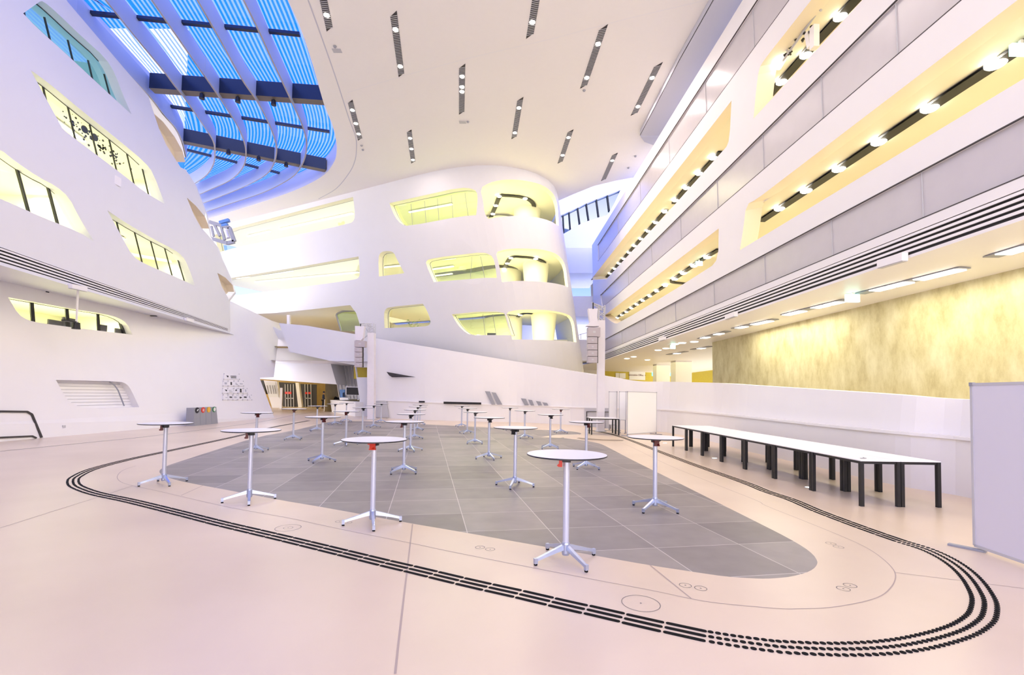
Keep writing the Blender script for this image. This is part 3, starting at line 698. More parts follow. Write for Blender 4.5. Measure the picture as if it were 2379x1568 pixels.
# rooms behind the openings
b = MB()
gRn = lambda y, z: gR(y, z)
for z0, zt_ in ((z5-.9, z6+.12), (z9-.9, z9t+.12)):
    roombox(b, yB, yE+4, z0, zt_, gRn, -.5, -3.4)
struct('ceiling_gallery', b, 'soffit')
b = MB()
for z0, zt_ in ((z5-.9, z6+.12), (z9-.9, z9t+.12)):
    b.bar((gR(yB,zt_)+3.2, yB, zt_-.12), (gR(yE,zt_)+3.2, yE, zt_-.12), .3, .2)
struct('trim_21', b, 'brown')  # brown bar along the line where back wall and ceiling meet
for zt_, pw in ((z6, 1), (z9t, 1)):
    for y in (2, 9, 17, 26, 34): area('gallery_light', (gR(y, zt_)+2.0, y, zt_-.35), 6, 50, (1,.90,.60), (PI*.0,0,PI/2), 1.2)
# tracks with round lamps on the gallery ceilings
def track(label, pts, z, lamps, w=.28, ext=None, lr=.16, mat='dark'):
    P = [onz(*p, z) for p in pts]
    if ext: d = P[0]-P[1]; d = d/np.linalg.norm(d); P = [P[0]+d*ext]+P
    o_ = P[-1]; e = thing('track_light', label, 'light', o_, 0, None)
    sp = spline([(p-o_)[:2] for p in P], 5) if len(P) > 3 else [(p-o_)[:2] for p in P]
    b = MB(); ribbon(b, sp, w, -.05); ribbon(b, sp, w, 0); b.build('track', mat, e)
    for u, v in lamps:
        q = onz(u, v, z)-o_; b = MB().lathe([(.0001,-.08),(lr*.8,-.08),(lr,-.05),(lr,0)], q, 18); b.build('spot_lamp', 'lamp', e)
g1 = lambda x, y: (1780+x/3.92, y/3.92); g3 = lambda x, y: (1330+x/4.708, 350+y/4.708); g4 = lambda x, y: (1280+x/4.708, 560+y/4.708)
track('long black track light in the big lower right opening, six round lamps', [g1(2330,415), g1(1500,965), g3(2060,765)], z6+.10, [g1(2090,565),g1(1490,970),g1(1027,1278),g1(662,1527),(1873,439.8),(1811,482)], ext=9)
track('curved black track light at the right end of the lower far opening', [g4(1838,85),g4(1600,235),g4(1360,405),g4(1325,430),g4(1345,450),g4(1470,463)], z6+.10, [g4(1710,168),g4(1565,262),g4(1450,343),g4(1355,408)], w=.22)
track('straight black track light at the far end of the lower far opening', [g4(1262,478),g4(1000,650),g4(640,888)], z6+.10, [g4(1250,480),g4(1158,540),g4(1082,594),g4(1005,644),g4(940,688),g4(880,728),g4(825,768),g4(775,803),g4(725,835)], w=.22, lr=.13)
track('black track light in the big upper right opening, three round lamps', [g1(805,0),g1(400,440),g1(30,860)], z9t+.10, [g1(675,140),g1(360,490),g1(140,735)], ext=9)
track('black track light at the near end of the upper far opening', [g3(1625,5),g3(1250,400),g3(1105,575)], z9t+.10, [g3(1540,68),g3(1385,240),g3(1247,398),g3(1127,535)], w=.24)
track('long black track light in the far half of the upper far opening', [g3(1030,642),g3(700,1020),g3(358,1400)], z9t+.10, [g3(1010,660),g3(912,778),g3(828,873),g3(750,958),g3(680,1035),g3(620,1108),g3(560,1175),g3(510,1228),g3(462,1285),g3(410,1338),g3(370,1390)], w=.24, lr=.14)

# ground floor soffit, concrete wall, corridor
zs = z1
b = MB()
b.add([fR(-6, zs), fR(yE, zs), (3, yE+12, zs), (22, yE+17, zs), (22, -6, zs)], [(0,1,2,3,4)])
struct('ceiling_ground', b, 'trimw')
cA, cB, cC = (11.2,-2), (10.13,23.6), (11.3,23.9)
b = MB(); b.strip([(cA[0],cA[1],.3),(cB[0],cB[1],.3),(13.5,24.4,.3)], [(cA[0]-.15,cA[1],zs),(cB[0]-.05,cB[1],zs),(13.5,24.4,zs)])
struct('wall_right_concrete', b, 'conc')
b = MB()
for p, q in [((1943,720),(1917,888)), ((1742,835),(1930,790))]:
    P, Q = [onpl(*x, (cA[0],cA[1],0), (25.6,-1.07,0)) for x in (p, q)]; b.bar(P-(.03,0,0), Q-(.03,0,0), .012, .012)
struct('trim_22', b, 'brown')
# sloped walkway floor behind the low wall
b = MB(); b.add([(8.6,-6,.2),(12,-6,.2),(14,24,.6),(16,50,1.2),(8.5,50,1.2),(8.3,24,.6)], [(0,1,2,3,4,5)]); struct('floor_ramp', b, 'floor')
b = MB(); b.strip([(20,54,0),(2,50,0),(2,46,0)], [(20,54,zs+.5),(2,50,zs+.5),(2,46,zs+.5)]); b.strip([(20,54,0),(20,24,0),(12.5,24.3,0)], [(20,54,zs+.5),(20,24,zs+.5),(12.5,24.3,zs+.5)])
struct('wall_corridor', b, 'olive')
for u0, u1, y in ((1521,1552,40),(1564,1601,36)):
    A, B = ony(u0, 850, y), ony(u1, 850, y); c = (A+B)/2; w = abs(A[0]-B[0])
    b = MB(); b.box((c[0], y, 3), (w, w*.9, 6), 0); struct('wall_column', b, 'plaster')
area('corridor_light', (12, 38, zs-.1), 6, 130, (1,.93,.42), (0,0,0), 12)
for y in (3, 10, 17): area('soffit_light', (9.6, y, zs-.06), .5, 75, (1,.94,.74), (0,0,0), 5)

# ------------------------------------------------------------------ low white ramp wall with its ledge
rp = [(2258,1158,1018,929),(2079,1127,1002,917.5),(1903,1086,985,905.5),(1726,1046,966,894),(1653,1026,959,889.5),(1550,1005,951,886.6),(1480,1000,948.5,885),(1420,996,947.5,876.5),(1340,988,945.5,864),(1270,984,943,851),(1200,981,941,839.5),(1100,979,937.5,823),(1000,976,934,806.5),(930,973,931,795.5),(858,970,928.8,783)]
base, led, top = [], [], []
for u, vb, vl, vt in rp:
    p = onz(u, vb); base.append(p); led.append(onpl(u, vl, p, (0,1,0) if u < 1500 else (1,.025,0))); top.append(onpl(u, vt, p, (0,1,0) if u < 1500 else (1,.025,0)))
for yy in (6.2, 4.5, 1., -2.5, -6.):
    nr = np.array((7.8-.025*yy, yy, 0)); base = [nr]+base; led = [nr+(0,0,led[0][2]-.002)]+led; top = [nr+(0,0,top[0][2]-.01)]+top
ss = lambda L: np.array(spline(L, 5))
bs, ls, ts = ss(base), ss(led), ss(top)
nrm = []
for i in range(len(bs)):
    d = bs[min(i+1, len(bs)-1)]-bs[max(i-1, 0)]; d = d/np.linalg.norm(d); nrm.append(np.array((-d[1], d[0], 0)))  # towards the hall
nrm = np.array(nrm)
b = MB()
b.strip(bs, ls); b.strip(ls+nrm*.0, ls+nrm*.03+(0,0,.0)); 
up0 = ls-nrm*.10
b.strip(ls, up0); b.strip(up0, ts-nrm*.18); b.strip(ts-nrm*.18, ts-nrm*.5); b.strip(ts-nrm*.5, up0-nrm*.4)
struct('wall_front_ramp', b, 'plaster')
b = MB(); q0 = ls+nrm*.05; b.strip(q0-(0,0,.05), q0+(0,0,.01)); b.strip(q0+(0,0,.01), ls-nrm*.1+(0,0,.01)); b.strip(bs*0+ls-(0,0,.05), q0-(0,0,.05)); struct('trim_23', b, 'trimw')

# ------------------------------------------------------------------ ceiling with the skylight opening
rim_px = [(668,0),(700,72),(726.9,153),(753.7,245),(772,291),(781,330),(782,352),(776.6,375),(753.7,405.5),(707.8,432),(650.4,455),(573.9,480),(485.9,507)]
rim = [onz(*p, CEIL)[:2] for p in rim_px]
dl = rim[-1]-rim[-2]; dl = dl/np.linalg.norm(dl); e0 = rim[-1]+dl*9
r0 = [tuple(onz(*p, CEIL)[:2]) for p in [(432,366),(423.4,331.8),(408.2,299.3),(380,266.7),(342.4,218.8),(236,109),(130,4)]]
lft = [tuple(e0), (-28., float(e0[1])-1), (-28., float(r0[0][1])+.3)]+r0+[(r0[-1][0]+1.6, -2.)]
d = rim[0]-rim[1]; d = d/np.linalg.norm(d); rim0 = rim[0]+d*12
hole = [tuple(p) for p in spline(rim, 4)]
hole = [tuple(rim0)]+hole+lft
back_edge = [onz(*p, CEIL)[:2] for p in [(1296,467),(1330,452),(1380,432),(1430,420),(1468,413)]]
b = MB()
outl = [(-30,-6),(9.5,-6),(9.5,float(back_edge[-1][1])+1.),(8.2,float(back_edge[-1][1]))]+[tuple(p) for p in reversed(back_edge)]+[(2.2,float(back_edge[0][1])+4),(1,44),(-30,44)]
sk = [tuple(onz(*p, CEIL)[:2]) for p in [(932,0)]]
cdt_panel(b, outl, [hole], lambda x, y: (x, y, CEIL), [(x, y) for x in range(-28,9,3) for y in range(-5,42,3)])
H3 = [(*p, CEIL) for p in hole]
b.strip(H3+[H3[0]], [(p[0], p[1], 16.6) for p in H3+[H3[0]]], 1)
be = [(*p, CEIL) for p in back_edge]; be = [(be[0][0]-9, be[0][1]+3, CEIL)]+be+[(be[-1][0]+9, be[-1][1]+1, CEIL)]; b.strip(be, [(p[0]+.1, p[1]+.3, CEIL+9) for p in be])  # tall unseen upstand added to keep rear sky light off the far wall
U_ = [(-30., float(r0[0][1])+.3), (float(r0[0][0])-.3, float(r0[0][1])+.2)]; b.strip([(*p, CEIL) for p in U_], [(*p, CEIL+8) for p in U_])  # another unseen upstand, added to block rear sky light at the skylight's left
b.strip([(-30,8,CEIL),(-30,44,CEIL)], [(-30,8,CEIL+6),(-30,44,CEIL+6)])
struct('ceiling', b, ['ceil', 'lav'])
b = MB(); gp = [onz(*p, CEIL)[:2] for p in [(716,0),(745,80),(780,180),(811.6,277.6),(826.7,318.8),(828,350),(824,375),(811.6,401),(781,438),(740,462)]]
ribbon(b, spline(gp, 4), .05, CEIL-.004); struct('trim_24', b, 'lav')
for i, L in enumerate([[(807,215),(940,175),(1100,132),(1290,88),(1450,45),(1640,0)]]):
    b = MB(); ribbon(b, [onz(*p, CEIL)[:2] for p in L], .06, CEIL-.003); struct('trim_25', b, 'trimw')
# recess along the right edge of the ceiling
gl = [onz(*p, CEIL)[:2] for p in [(1646.4,0),(1580,120),(1487,301.6),(1489,314),(1497,325),(1519,333)]]
d = gl[0]-gl[1]; gl = [gl[0]+d/np.linalg.norm(d)*9]+gl
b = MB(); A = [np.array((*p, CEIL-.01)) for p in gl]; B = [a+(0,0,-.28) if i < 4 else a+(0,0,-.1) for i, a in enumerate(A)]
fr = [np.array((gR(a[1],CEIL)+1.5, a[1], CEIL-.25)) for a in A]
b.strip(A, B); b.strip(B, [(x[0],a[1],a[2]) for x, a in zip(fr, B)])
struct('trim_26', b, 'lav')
b = MB(); ribbon(b, gl[:4], .03, CEIL-.29); struct('trim_27', b, 'slotdark')
# skylight ribs
RB = [
 [(-12,-16),(130,4),(236,109),(342.4,218.8),(380,266.7),(408.2,299.3),(423.4,331.8),(432,366)],
 [(244.7,0),(311,82),(378.5,163.5),(406,199.7),(429.9,229.9),(473.3,292.8),(495,327.5),(499.3,353.5),(496,381.7),(480,407),(451.6,427),(425,442)],
 [(352,0),(411,85),(469.8,170),(477.6,180),(514.5,234.2),(549.2,288.4),(566.5,327.5),(571.3,353.5),(568.7,379.5),(555,402),(531.8,420.7),(499.3,435.9),(462.4,452),(430,464)],
 [(458.2,0),(510,91),(561,182.7),(599,238.6),(625,288.4),(640,329.6),(642.4,353.5),(636,381.7),(618.6,405.5),(586,425),(542.7,444.6),(470,472.8),(440,482)],
 [(565.4,0),(600,70),(630,136),(651,180),(681.5,245),(701,288.4),(710.7,321),(712.3,344.8),(705.3,375.2),(688,403.4),(657.6,425),(607.7,448.9),(542.7,470.6),(477.6,492.3),(445,502)]]
rw = []
for P in RB:
    w = [onz(*p, CEIL)[:2] for p in P]; d = w[0]-w[1]; d = d/np.linalg.norm(d); w = [w[0]+d*9, w[0]+d*4]+w; rw.append(np.array(spline(w, 5)))
HG = .85
for i, w in enumerate(rw):
    L = [np.array((*p, CEIL)) for p in w]; b = MB(); T = .07
    nn = []
    for j in range(len(w)):
        d = w[min(j+1, len(w)-1)]-w[max(j-1, 0)]; d = d/np.linalg.norm(d); nn.append(np.array((-d[1], d[0], 0))*T/2)
    A = [p+n for p, n in zip(L, nn)]; B = [p-n for p, n in zip(L, nn)]; up = np.array((0,0,HG))
    b.strip(A, B, 1); b.strip([p+up for p in A], A); b.strip(B, [p+up for p in B])
    struct('trim_%d' % (28+i), b, ['rib', 'ribedge'])
# glazing above: white louvre stripes between ribs, cross members and glass
def resamp(w, n):
    w = np.array(w); s = np.cumsum([0]+[np.linalg.norm(w[i+1]-w[i]) for i in range(len(w)-1)]); t = np.linspace(0, s[-1], n)
    return np.stack([np.interp(t, s, w[:,0]), np.interp(t, s, w[:,1])], 1)
right_edge = [np.array(rim0)]+[np.array(p) for p in spline(rim, 4)]
seq = [rw[0], rw[1], rw[2], rw[3], rw[4], np.array(right_edge)]
skyw = empty('window_13', (float(rw[2][30][0]), float(rw[2][30][1]), CEIL+HG)); skyw['kind'] = 'structure'; so = np.array(skyw.location)
def byy(w, n):
    """resample a rib by its share of length up to where it turns under the wall"""
    return resamp(w, n)
for k in range(5):
    A, B = byy(seq[k], 60), byy(seq[k+1], 60); b = MB()
    for q in range(9):
        f0 = (q+.2)/9; f1 = (q+.68)/9
        b.strip([(*(A[i]*(1-f0)+B[i]*f0), CEIL+HG+.30) for i in range(60)], [(*(A[i]*(1-f1)+B[i]*f1), CEIL+HG+.30) for i in range(60)])
    b.v = [(v[0]-so[0], v[1]-so[1], v[2]-so[2]) for v in b.v]; b.build('louvre_stripes', 'stripe', skyw, fix=False)
b = MB(); b.poly([(p[0]-so[0], p[1]-so[1], .12) for p in hole]); b.build('glass_pane', 'skyglass', skyw, fix=False)
def beam_line(a, c, z): P, Q = onz(*a, z), onz(*c, z); return P, Q
for i, (a, c) in enumerate([((346,204),(757,233)), ((424.5,327),(757,394)), ((400,398),(640,466))]):
    P, Q = beam_line(a, c, CEIL+.14); d = (Q-P); d[2] = 0; d = d/np.linalg.norm(d); n = np.array((-d[1], d[0], 0)); n = n*(1 if n[1] > 0 else -1)
    if i == 2: continue
    b = MB(); hgt = .72; wd_ = .42
    vs = [P, Q, Q+n*wd_, P+n*wd_, P+(0,0,hgt), Q+(0,0,hgt), Q+n*wd_+(0,0,hgt), P+n*wd_+(0,0,hgt)]
    b.add(vs, [(0,1,5,4),(2,3,7,6),(1,2,6,5),(3,0,4,7),(4,5,6,7)], 0); b.add(vs, [(0,3,2,1)], 1)
    struct('trim_%d' % (33+i), b, ['beam', 'beamun'])
for i, (a, c) in enumerate([((195,29),(697,80)), ((388,246),(766,306)), ((426,346),(650,402))]):
    P, Q = beam_line(a, c, CEIL+HG-.05); b = MB().bar(P, Q, .16, .12); struct('trim_%d' % (36+i), b, 'beam')
for i, (u, v) in enumerate([(469.5,218),(553,226),(636,233),(531,349),(601,364),(665,378)]):
    z = CEIL+.1; p = onz(u, v, z); t = thing('spotlight', 'small black spotlight under the %s skylight beam, %s' % ('upper' if i < 3 else 'lower', ['leftmost','middle one','rightmost'][i % 3]), 'spotlight', p, 0, 'spotlights under the skylight beams')
    MB().tube((0,0,-.02),(0,0,-.24),.10,.12,12).build('lamp_body', 'dark', t); MB().bar((0,0,0),(0,0,.08),.06,.06).build('bracket', 'charcoal', t)

# ------------------------------------------------------------------ walkway bridge and entrance lobby at the left rear
P1 = lambda x, y: (600+x/6.031, 720+y/6.031)
def pxpoly(mb, pts, y, th=.3, mi=0, hole=None):
    W_ = [ony(*p, y) for p in pts]
    if hole:
        f = lambda a, c: (a, y, c); f2 = lambda a, c: (a, y+th, c); H_ = [ony(*p, y) for p in hole]
        cdt_panel(mb, [(p[0], p[2]) for p in W_], [[(p[0], p[2]) for p in H_]], f, (), mi)
        cdt_panel(mb, [(p[0], p[2]) for p in W_], [[(p[0], p[2]) for p in H_]], f2, (), mi)
        reveal(mb, [(p[0], p[2]) for p in H_], f, (0,th,0), mi); reveal(mb, [(p[0], p[2]) for p in W_], f, (0,th,0), mi)
    else: mb.poly(W_, (0,th,0), mi)
b = MB()
pxpoly(b, [(872,787.5),(824,776),(713,756.5),(648,750.5),(673,818),(686,820),(766,838),(824,848),(835,927),(838,968.5),(872,968.5)], 34.35, .3, 0, [(826,853),(856,853.5),(856,876.5),(829,876.5)])
struct('wall_bridge', b, 'plaster2')
b = MB(); pxpoly(b, [(590,880),(603,880),(782,893),(767.5,842),(767,800),(645,765),(600,740)], 37.5, 2.5); struct('wall_lobby_header', b, 'plaster2')
b = MB(); pxpoly(b, [(767.5,842.7),(767.5,800),(840,800),(838,927.5),(795,927.5),(782,893)], 40, .2); struct('wall_lobby_panel', b, 'lgrey')
b = MB()
for i in range(7):
    x = 775+i*8; b.bar(ony(x, 842, 39.95), ony(x+14, 926, 39.95), .10, .03)
struct('trim_40', b, 'plaster')
b = MB(); pxpoly(b, [(822,850),(860,850),(860,880),(822,880)], 36.5, .2); struct('wall_room_f', b, 'olive')
b = MB(); b.add([(-40,36,5.2),(-6,36,5.2),(-6,58,5.2),(-40,58,5.2)], [(0,1,2,3)]); b.add([(-40,57,0),(-9,57,0),(-9,57,5.2),(-40,57,5.2)], [(0,1,2,3)]); b.add([(-16.5,41.5,0),(-15,57,0),(-15,57,5.2),(-16.5,41.5,5.2)], [(0,1,2,3)])
struct('wall_lobby', b, 'ochre')
area('lobby_light', (-24, 48, 5.1), 8, 330, (1,.85,.42)); point('lobby_uplight', (-18.6, 36.2, 3.4), 25, (.75,.82,1), .3)
# slanted pillars and doors of the entrance
yd = 54.
for i, (pl, m_) in enumerate([([(75,985),(260,1000),(320,1380),(330,1480),(230,1490)], 'trimw'), ([(520,1018),(565,1020),(612,1362),(560,1367)], 'trimw'), ([(22,985),(75,985),(110,1180)], 'dark')]):
    b = MB(); pxpoly(b, [P1(*p) for p in pl], yd-1.2-(3 if i == 0 else 0), .4); struct('trim_%d' % (41+i), b, m_)
def entrance(idx, quad, xs, red, lab_):
    e = empty('door_%d' % idx, ony(*P1(*quad[0]), yd)); e['kind'] = 'structure'; o_ = np.array(e.location)
    def add(mat, pl, y, nm): 
        b = MB(); pxpoly(b, [P1(*p) for p in pl], y, .06); b.v = [(v[0]-o_[0], v[1]-o_[1], v[2]-o_[2]) for v in b.v]; b.build(nm, mat, e)
    add('slotdark', quad, yd, 'door_glass')
    for x in xs: add('lgrey', [(x-4,1040),(x+6,1040),(x+12,1360),(x+2,1360)], yd-.1, 'door_frame')
    add('lgrey', [(xs[0],1232),(xs[-1],1232),(xs[-1],1244),(xs[0],1244)], yd-.1, 'push_bar')
    for r in red: add('red', r, yd-.12, 'red_lettering')
entrance(2, [(260,1010),(520,1025),(560,1365),(330,1375)], [375,412,450,490], [[(372,1146),(408,1146),(410,1178),(374,1178)],[(416,1146),(462,1146),(464,1178),(418,1178)],[(318,1140),(338,1140),(338,1180),(318,1180)]], 1)
entrance(3, [(568,1035),(818,1045),(818,1345),(612,1362)], [652,690,735], [[(654,1150),(684,1150),(686,1178),(656,1178)],[(698,1150),(733,1150),(735,1178),(700,1178)]], 2)
o = tag(MB().box((0,0,1.05),(.24,.12,2.1)).build('information_post', 'trimw'), 'slim white post standing left of the first entrance door', 'post'); o.location = onz(*P1(316,1382)); 
t = thing('notice_board', 'pale notice board with small grey text on the slanted white entrance pillar', 'notice board', ony(*P1(190,1120), yd-4.3)); o_ = np.array(t.location)
b = MB(); pxpoly(b, [P1(*p) for p in [(100,1015),(240,1015),(285,1222),(145,1222)]], yd-4.25, .03); b.v = [tuple(np.array(v)-o_) for v in b.v]; b.build('board', 'paper', t)
for i, x in enumerate((120,160,195,225)):
    b = MB(); b.bar(ony(*P1(x,1055), yd-4.3)-o_, ony(*P1(x+22,1175), yd-4.3)-o_, .10, .01); b.build('text_column', 'lgrey', t)

# info desk, monitor, poster
A = onz(771, 957); B_ = onz(825, 967.4); dk = thing('reception_desk', 'long white curved reception desk with slanted end below the hanging monitor', 'desk', A); o_ = np.array(dk.location)
topz = 1.02; d = B_-A; d = d/np.linalg.norm(d); n = np.array((-d[1], d[0], 0))
b = MB(); L_ = [A-d*.9+(0,0,topz), B_+(0,0,topz)]; 
vs = [A, B_, B_+(0,0,topz), A-d*1.0+(0,0,topz)]; vs = [v-o_ for v in vs]; vs += [v+n*.7*(1 if n[1] > 0 else -1) for v in vs]
b.add(vs, [(0,1,2,3),(7,6,5,4),(3,2,6,7),(0,3,7,4),(1,5,6,2)]); b.build('desk_body', 'trimw', dk)
b = MB(); q = [v+(0,0,.0) for v in vs]; b.add([q[3]+(0,0,.03)-d*.1, q[2]+(0,0,.03), q[6]+(0,0,.03), q[7]+(0,0,.03)-d*.1]+[q[3]-d*.1, q[2], q[6], q[7]-d*.1], [(0,1,2,3),(7,6,5,4),(0,4,5,1),(1,5,6,2),(2,6,7,3),(3,7,4,0)]); b.build('desk_top', 'whitetop', dk)
ym = 36.
t = thing('monitor', 'wide black screen on a white stand on the reception desk', 'monitor', ony(827, 928, ym)); o_ = np.array(t.location)
def rel(mb, o_): mb.v = [tuple(np.array(v)-o_) for v in mb.v]; return mb
b = MB(); pxpoly(b, [(803,898),(851.6,899.5),(851.6,919),(803,917.5)], ym, .08); rel(b, o_).build('casing', 'trimw', t)
b = MB(); pxpoly(b, [(804.8,899.6),(850.8,901),(850.8,918),(804.8,916.8)], ym-.02, .015); rel(b, o_).build('screen', 'screen', t)
b = MB(); b.bar(ony(832,918,ym+.05), ony(832,929.5,ym+.05), .08, .05); rel(b, o_).build('stand', 'trimw', t)
t = thing('display_box', 'small white box on the reception desk left of the monitor', 'box', ony(798, 928, 38)); o_ = np.array(t.location)
b = MB(); pxpoly(b, [(789,923.5),(808.5,924),(808.5,929),(789,929)], 38, .3); rel(b, o_).build('body', 'trimw', t)
t = thing('poster', 'blue poster with a dark figure behind the reception desk', 'poster', ony(795, 914, 39.8)); o_ = np.array(t.location)
b = MB(); pxpoly(b, [(789,905),(801.5,905),(801.5,923),(790,923)], 39.8, .03); rel(b, o_).build('sheet', 'blueposter', t)
b = MB(); pxpoly(b, [(796,913),(800,911),(801,922),(796,922)], 39.76, .02); rel(b, o_).build('printed_figure', 'navy', t)
b = MB(); pxpoly(b, [(757,908),(760,908),(760,924),(757,924)], 49, .1); tag(b.build('sign_column', 'lampw'), 'narrow lit upright sign beside the standing person', 'sign')
# grey service doors in the counter, black strips on its ledge, slots in the ramp wall
def wallpoly(px, off=.03, th=.03):
    """polygon on the ramp wall, found from its plan line"""
    out = []
    for u, v in px:
        d = ray(u, v); r = d[0]/d[1]; best = None
        for i in range(len(bs)-1):
            a, c = bs[i], bs[i+1]; ra, rc = a[0]/a[1] if a[1] else 9, c[0]/c[1] if c[1] else 9
            if a[1] > 4 and (ra-r)*(rc-r) <= 0: q_ = (r-ra)/(rc-ra); best = a+(c-a)*q_
        d1 = ray(u, v); P = EYEP+d1*(best[1]/d1[1]); out.append(P*(1-off/P[1]) + (0,0,EYE*off/P[1]))
    return out
for i, (pl, m_) in enumerate([([(870,932),(898,932),(904,969.5),(870,969.5)], 'lgrey'), ([(1358,947.5),(1417,948),(1417,999),(1358,990)], 'lgrey'), ([(898,863.8),(904,865),(965.5,876),(911,876.3),(904,872)], 'slotdark'),
    ([(1126.5,908.5),(1138,909.5),(1150.5,939.7),(1143,939.7)], 'grey'), ([(1141.8,911),(1152,912.7),(1167,939.7),(1155.6,939.7)], 'grey'), ([(1210,925),(1222,926.5),(1228.5,941.4),(1219,941.4)], 'grey'),
    ([(1227,928),(1236,929.3),(1241,941.8),(1233.4,941.8)], 'grey'), ([(1244.8,931.4),(1256,933),(1259.3,942),(1251,942)], 'grey'), ([(1259.7,934.4),(1271,936),(1274,942),(1264.6,942)], 'grey')]):
    b = MB(); b.poly(wallpoly(pl, .12), (0,.05,0)); struct('trim_%d' % (50+i), b, m_)
b = MB()
for a, c in [((1363,956),(1391,956)),((1363,956),(1363,993)),((1405,957),(1416,957)),((1404,957),(1404,996))]:
    P = wallpoly([a, c], .16); b.bar(P[0], P[1], .04, .03)
struct('trim_60', b, 'slotdark')
for pl, lb in [([(1030.5,933),(1117.8,935),(1117.8,939.8),(1030.5,938.2)], 'long black panel lying along the white counter ledge'), ([(973,931.2),(986.5,931.4),(986.5,935.3),(973,935.2)], 'short black panel on the counter ledge, left of the long one')]:
    b = MB(); b.poly(wallpoly(pl, .2), (0,.08,0)); tag(b.build('black_panel', 'dark'), lb, 'panel', 'black panels on the counter ledge')

# gallery behind the bridge, above the walkway
b = MB(); pxpoly(b, [P1(*p) for p in [(1095,70),(1112,48),(1180,22),(1495,2),(1495,300),(1165,297),(1125,170)]], 37.2, .02)
struct('window_14', b, 'gglass')
b = MB()
gp_ = [ony(*P1(*p), 37.15) for p in [(1165,297),(1125,170),(1095,70),(1112,48),(1180,22),(1495,2)]]
for i in range(5): b.bar(gp_[i], gp_[i+1], .12, .12)
struct('trim_61', b, 'grey')
b = MB(); b.bar(ony(671,732,37), ony(671,760,37), .22, .22); struct('trim_62', b, 'trimw')
b = MB(); b.add([(-40,50,4),(0,50,4),(0,50,12),(-40,50,12)], [(0,1,2,3)]); b.add([(-34,34,4.0),(-2,34.2,4.0),(-2,50,4.),(-34,50,4.)], [(0,1,2,3)]); struct('wall_gallery', b, 'trimw')
point('soffit_fill_light', (-12.5, 39.5, 5.0), 110, (1,.93,.80), .6); point('soffit_fill_light', (-9, 37, 5.0), 60, (1,.93,.80), .5)  # added points in mid air that brighten the walkway soffit
for i, (a, c) in enumerate([((815,95),(955,175)), ((515,125),(670,195))]):
    zt_ = low[1][1]; A_, C_ = onz(*P1(*a), zt_-.02), onz(*P1(*c), zt_-.02); b = MB().bar(A_, C_, .25, .03); tag(b.build('slot_light', 'slotdark'), ['dark slot light in the soffit over the walkway, nearer the glazed corner','dark slot light in the soffit over the walkway, nearer the white post'][i], 'light')

# ------------------------------------------------------------------ far end between tower and right building
P2 = lambda x, y: (1280+x/4.6118, 520+y/4.6118)
g3p = lambda x, y: (1330+x/4.708, 350+y/4.708)
wpx = [(1285,508),(1330,488),g3p(150,575),g3p(260,530),g3p(380,485),g3p(525,430),g3p(460,570),g3p(395,690),g3p(370,708),g3p(250,740),g3p(100,795),(1330,531),(1306,545),(1285,556)]
b = MB(); pxpoly(b, [(1270,330),(1500,330),(1500,600),(1270,600)], 46, .5, 0, wpx); struct('wall_far', b, 'plaster2')
e = empty('window_15', ony(1370, 490, 46.4)); e['kind'] = 'structure'; o_ = np.array(e.location)
b = MB(); pxpoly(b, wpx, 46.35, .02); rel(b, o_).build('glass_pane', 'bglass', e)
for a, c in [((1341.9,482.5),(1347,521)), ((1362,472.3),(1367.7,513)), ((1385.4,462.5),(1391,504.5)), ((1411,453.5),(1415.6,490)), ((1322,494),(1325,533)), ((1308,501),(1310,540))]:
    rel(MB().bar(ony(*a, 46.2), ony(*c, 46.2), .12, .12), o_).build('mullion', 'dark', e)
b = MB(); pxpoly(b, [(1280,430),(1450,430),(1450,570),(1280,570)], 49, .2); struct('wall_room_g', b, 'slotdark')  # added backing; shade behind the far glass is put into its dark colour
b = MB()
for v0, v1, y0_, dp in ((576,634,41.5,6), (688,735,40.5,4.5), (789,838,39.5,4.5)):
    P, Q, R_, S2 = ony(1270, v0, y0_), ony(1425 if v0 > 600 else 1395, v0, y0_), ony(1425 if v0 > 600 else 1395, v1, y0_), ony(1270, v1, y0_); b.poly([P, Q, R_, S2], (0, dp, 0))
struct('wall_far_bridges', b, 'plaster')
t = thing('railing', 'white tube railing on the lowest far bridge beside the speaker tower', 'railing', ony(1345, 788, 39.4)); o_ = np.array(t.location)
b = MB(); rr = [ony(*P2(*p), 39.4) for p in [(272,1235),(285,1200),(310,1185),(390,1165)]]
for i in range(3): b.tube(rr[i], rr[i+1], .03, n=8)
rel(b, o_).build('handrail', 'trimw', t)
b = MB(); b.tube(ony(*P2(320,1180),39.4), ony(*P2(320,1235),39.4), .03, n=8); rel(b, o_).build('post', 'trimw', t)
b = MB(); b.add([(1,50.5,-1),(10,50.5,-1),(10,50.5,10),(1,50.5,10)], [(0,1,2,3)]); struct('wall_far_lower', b, 'trimw')
area('far_light', (5, 47.5, 5.2), 3, 90, (.95,.97,1)); area('far_light', (5, 48.3, 9.4), 2.5, 90, (.95,.97,1))

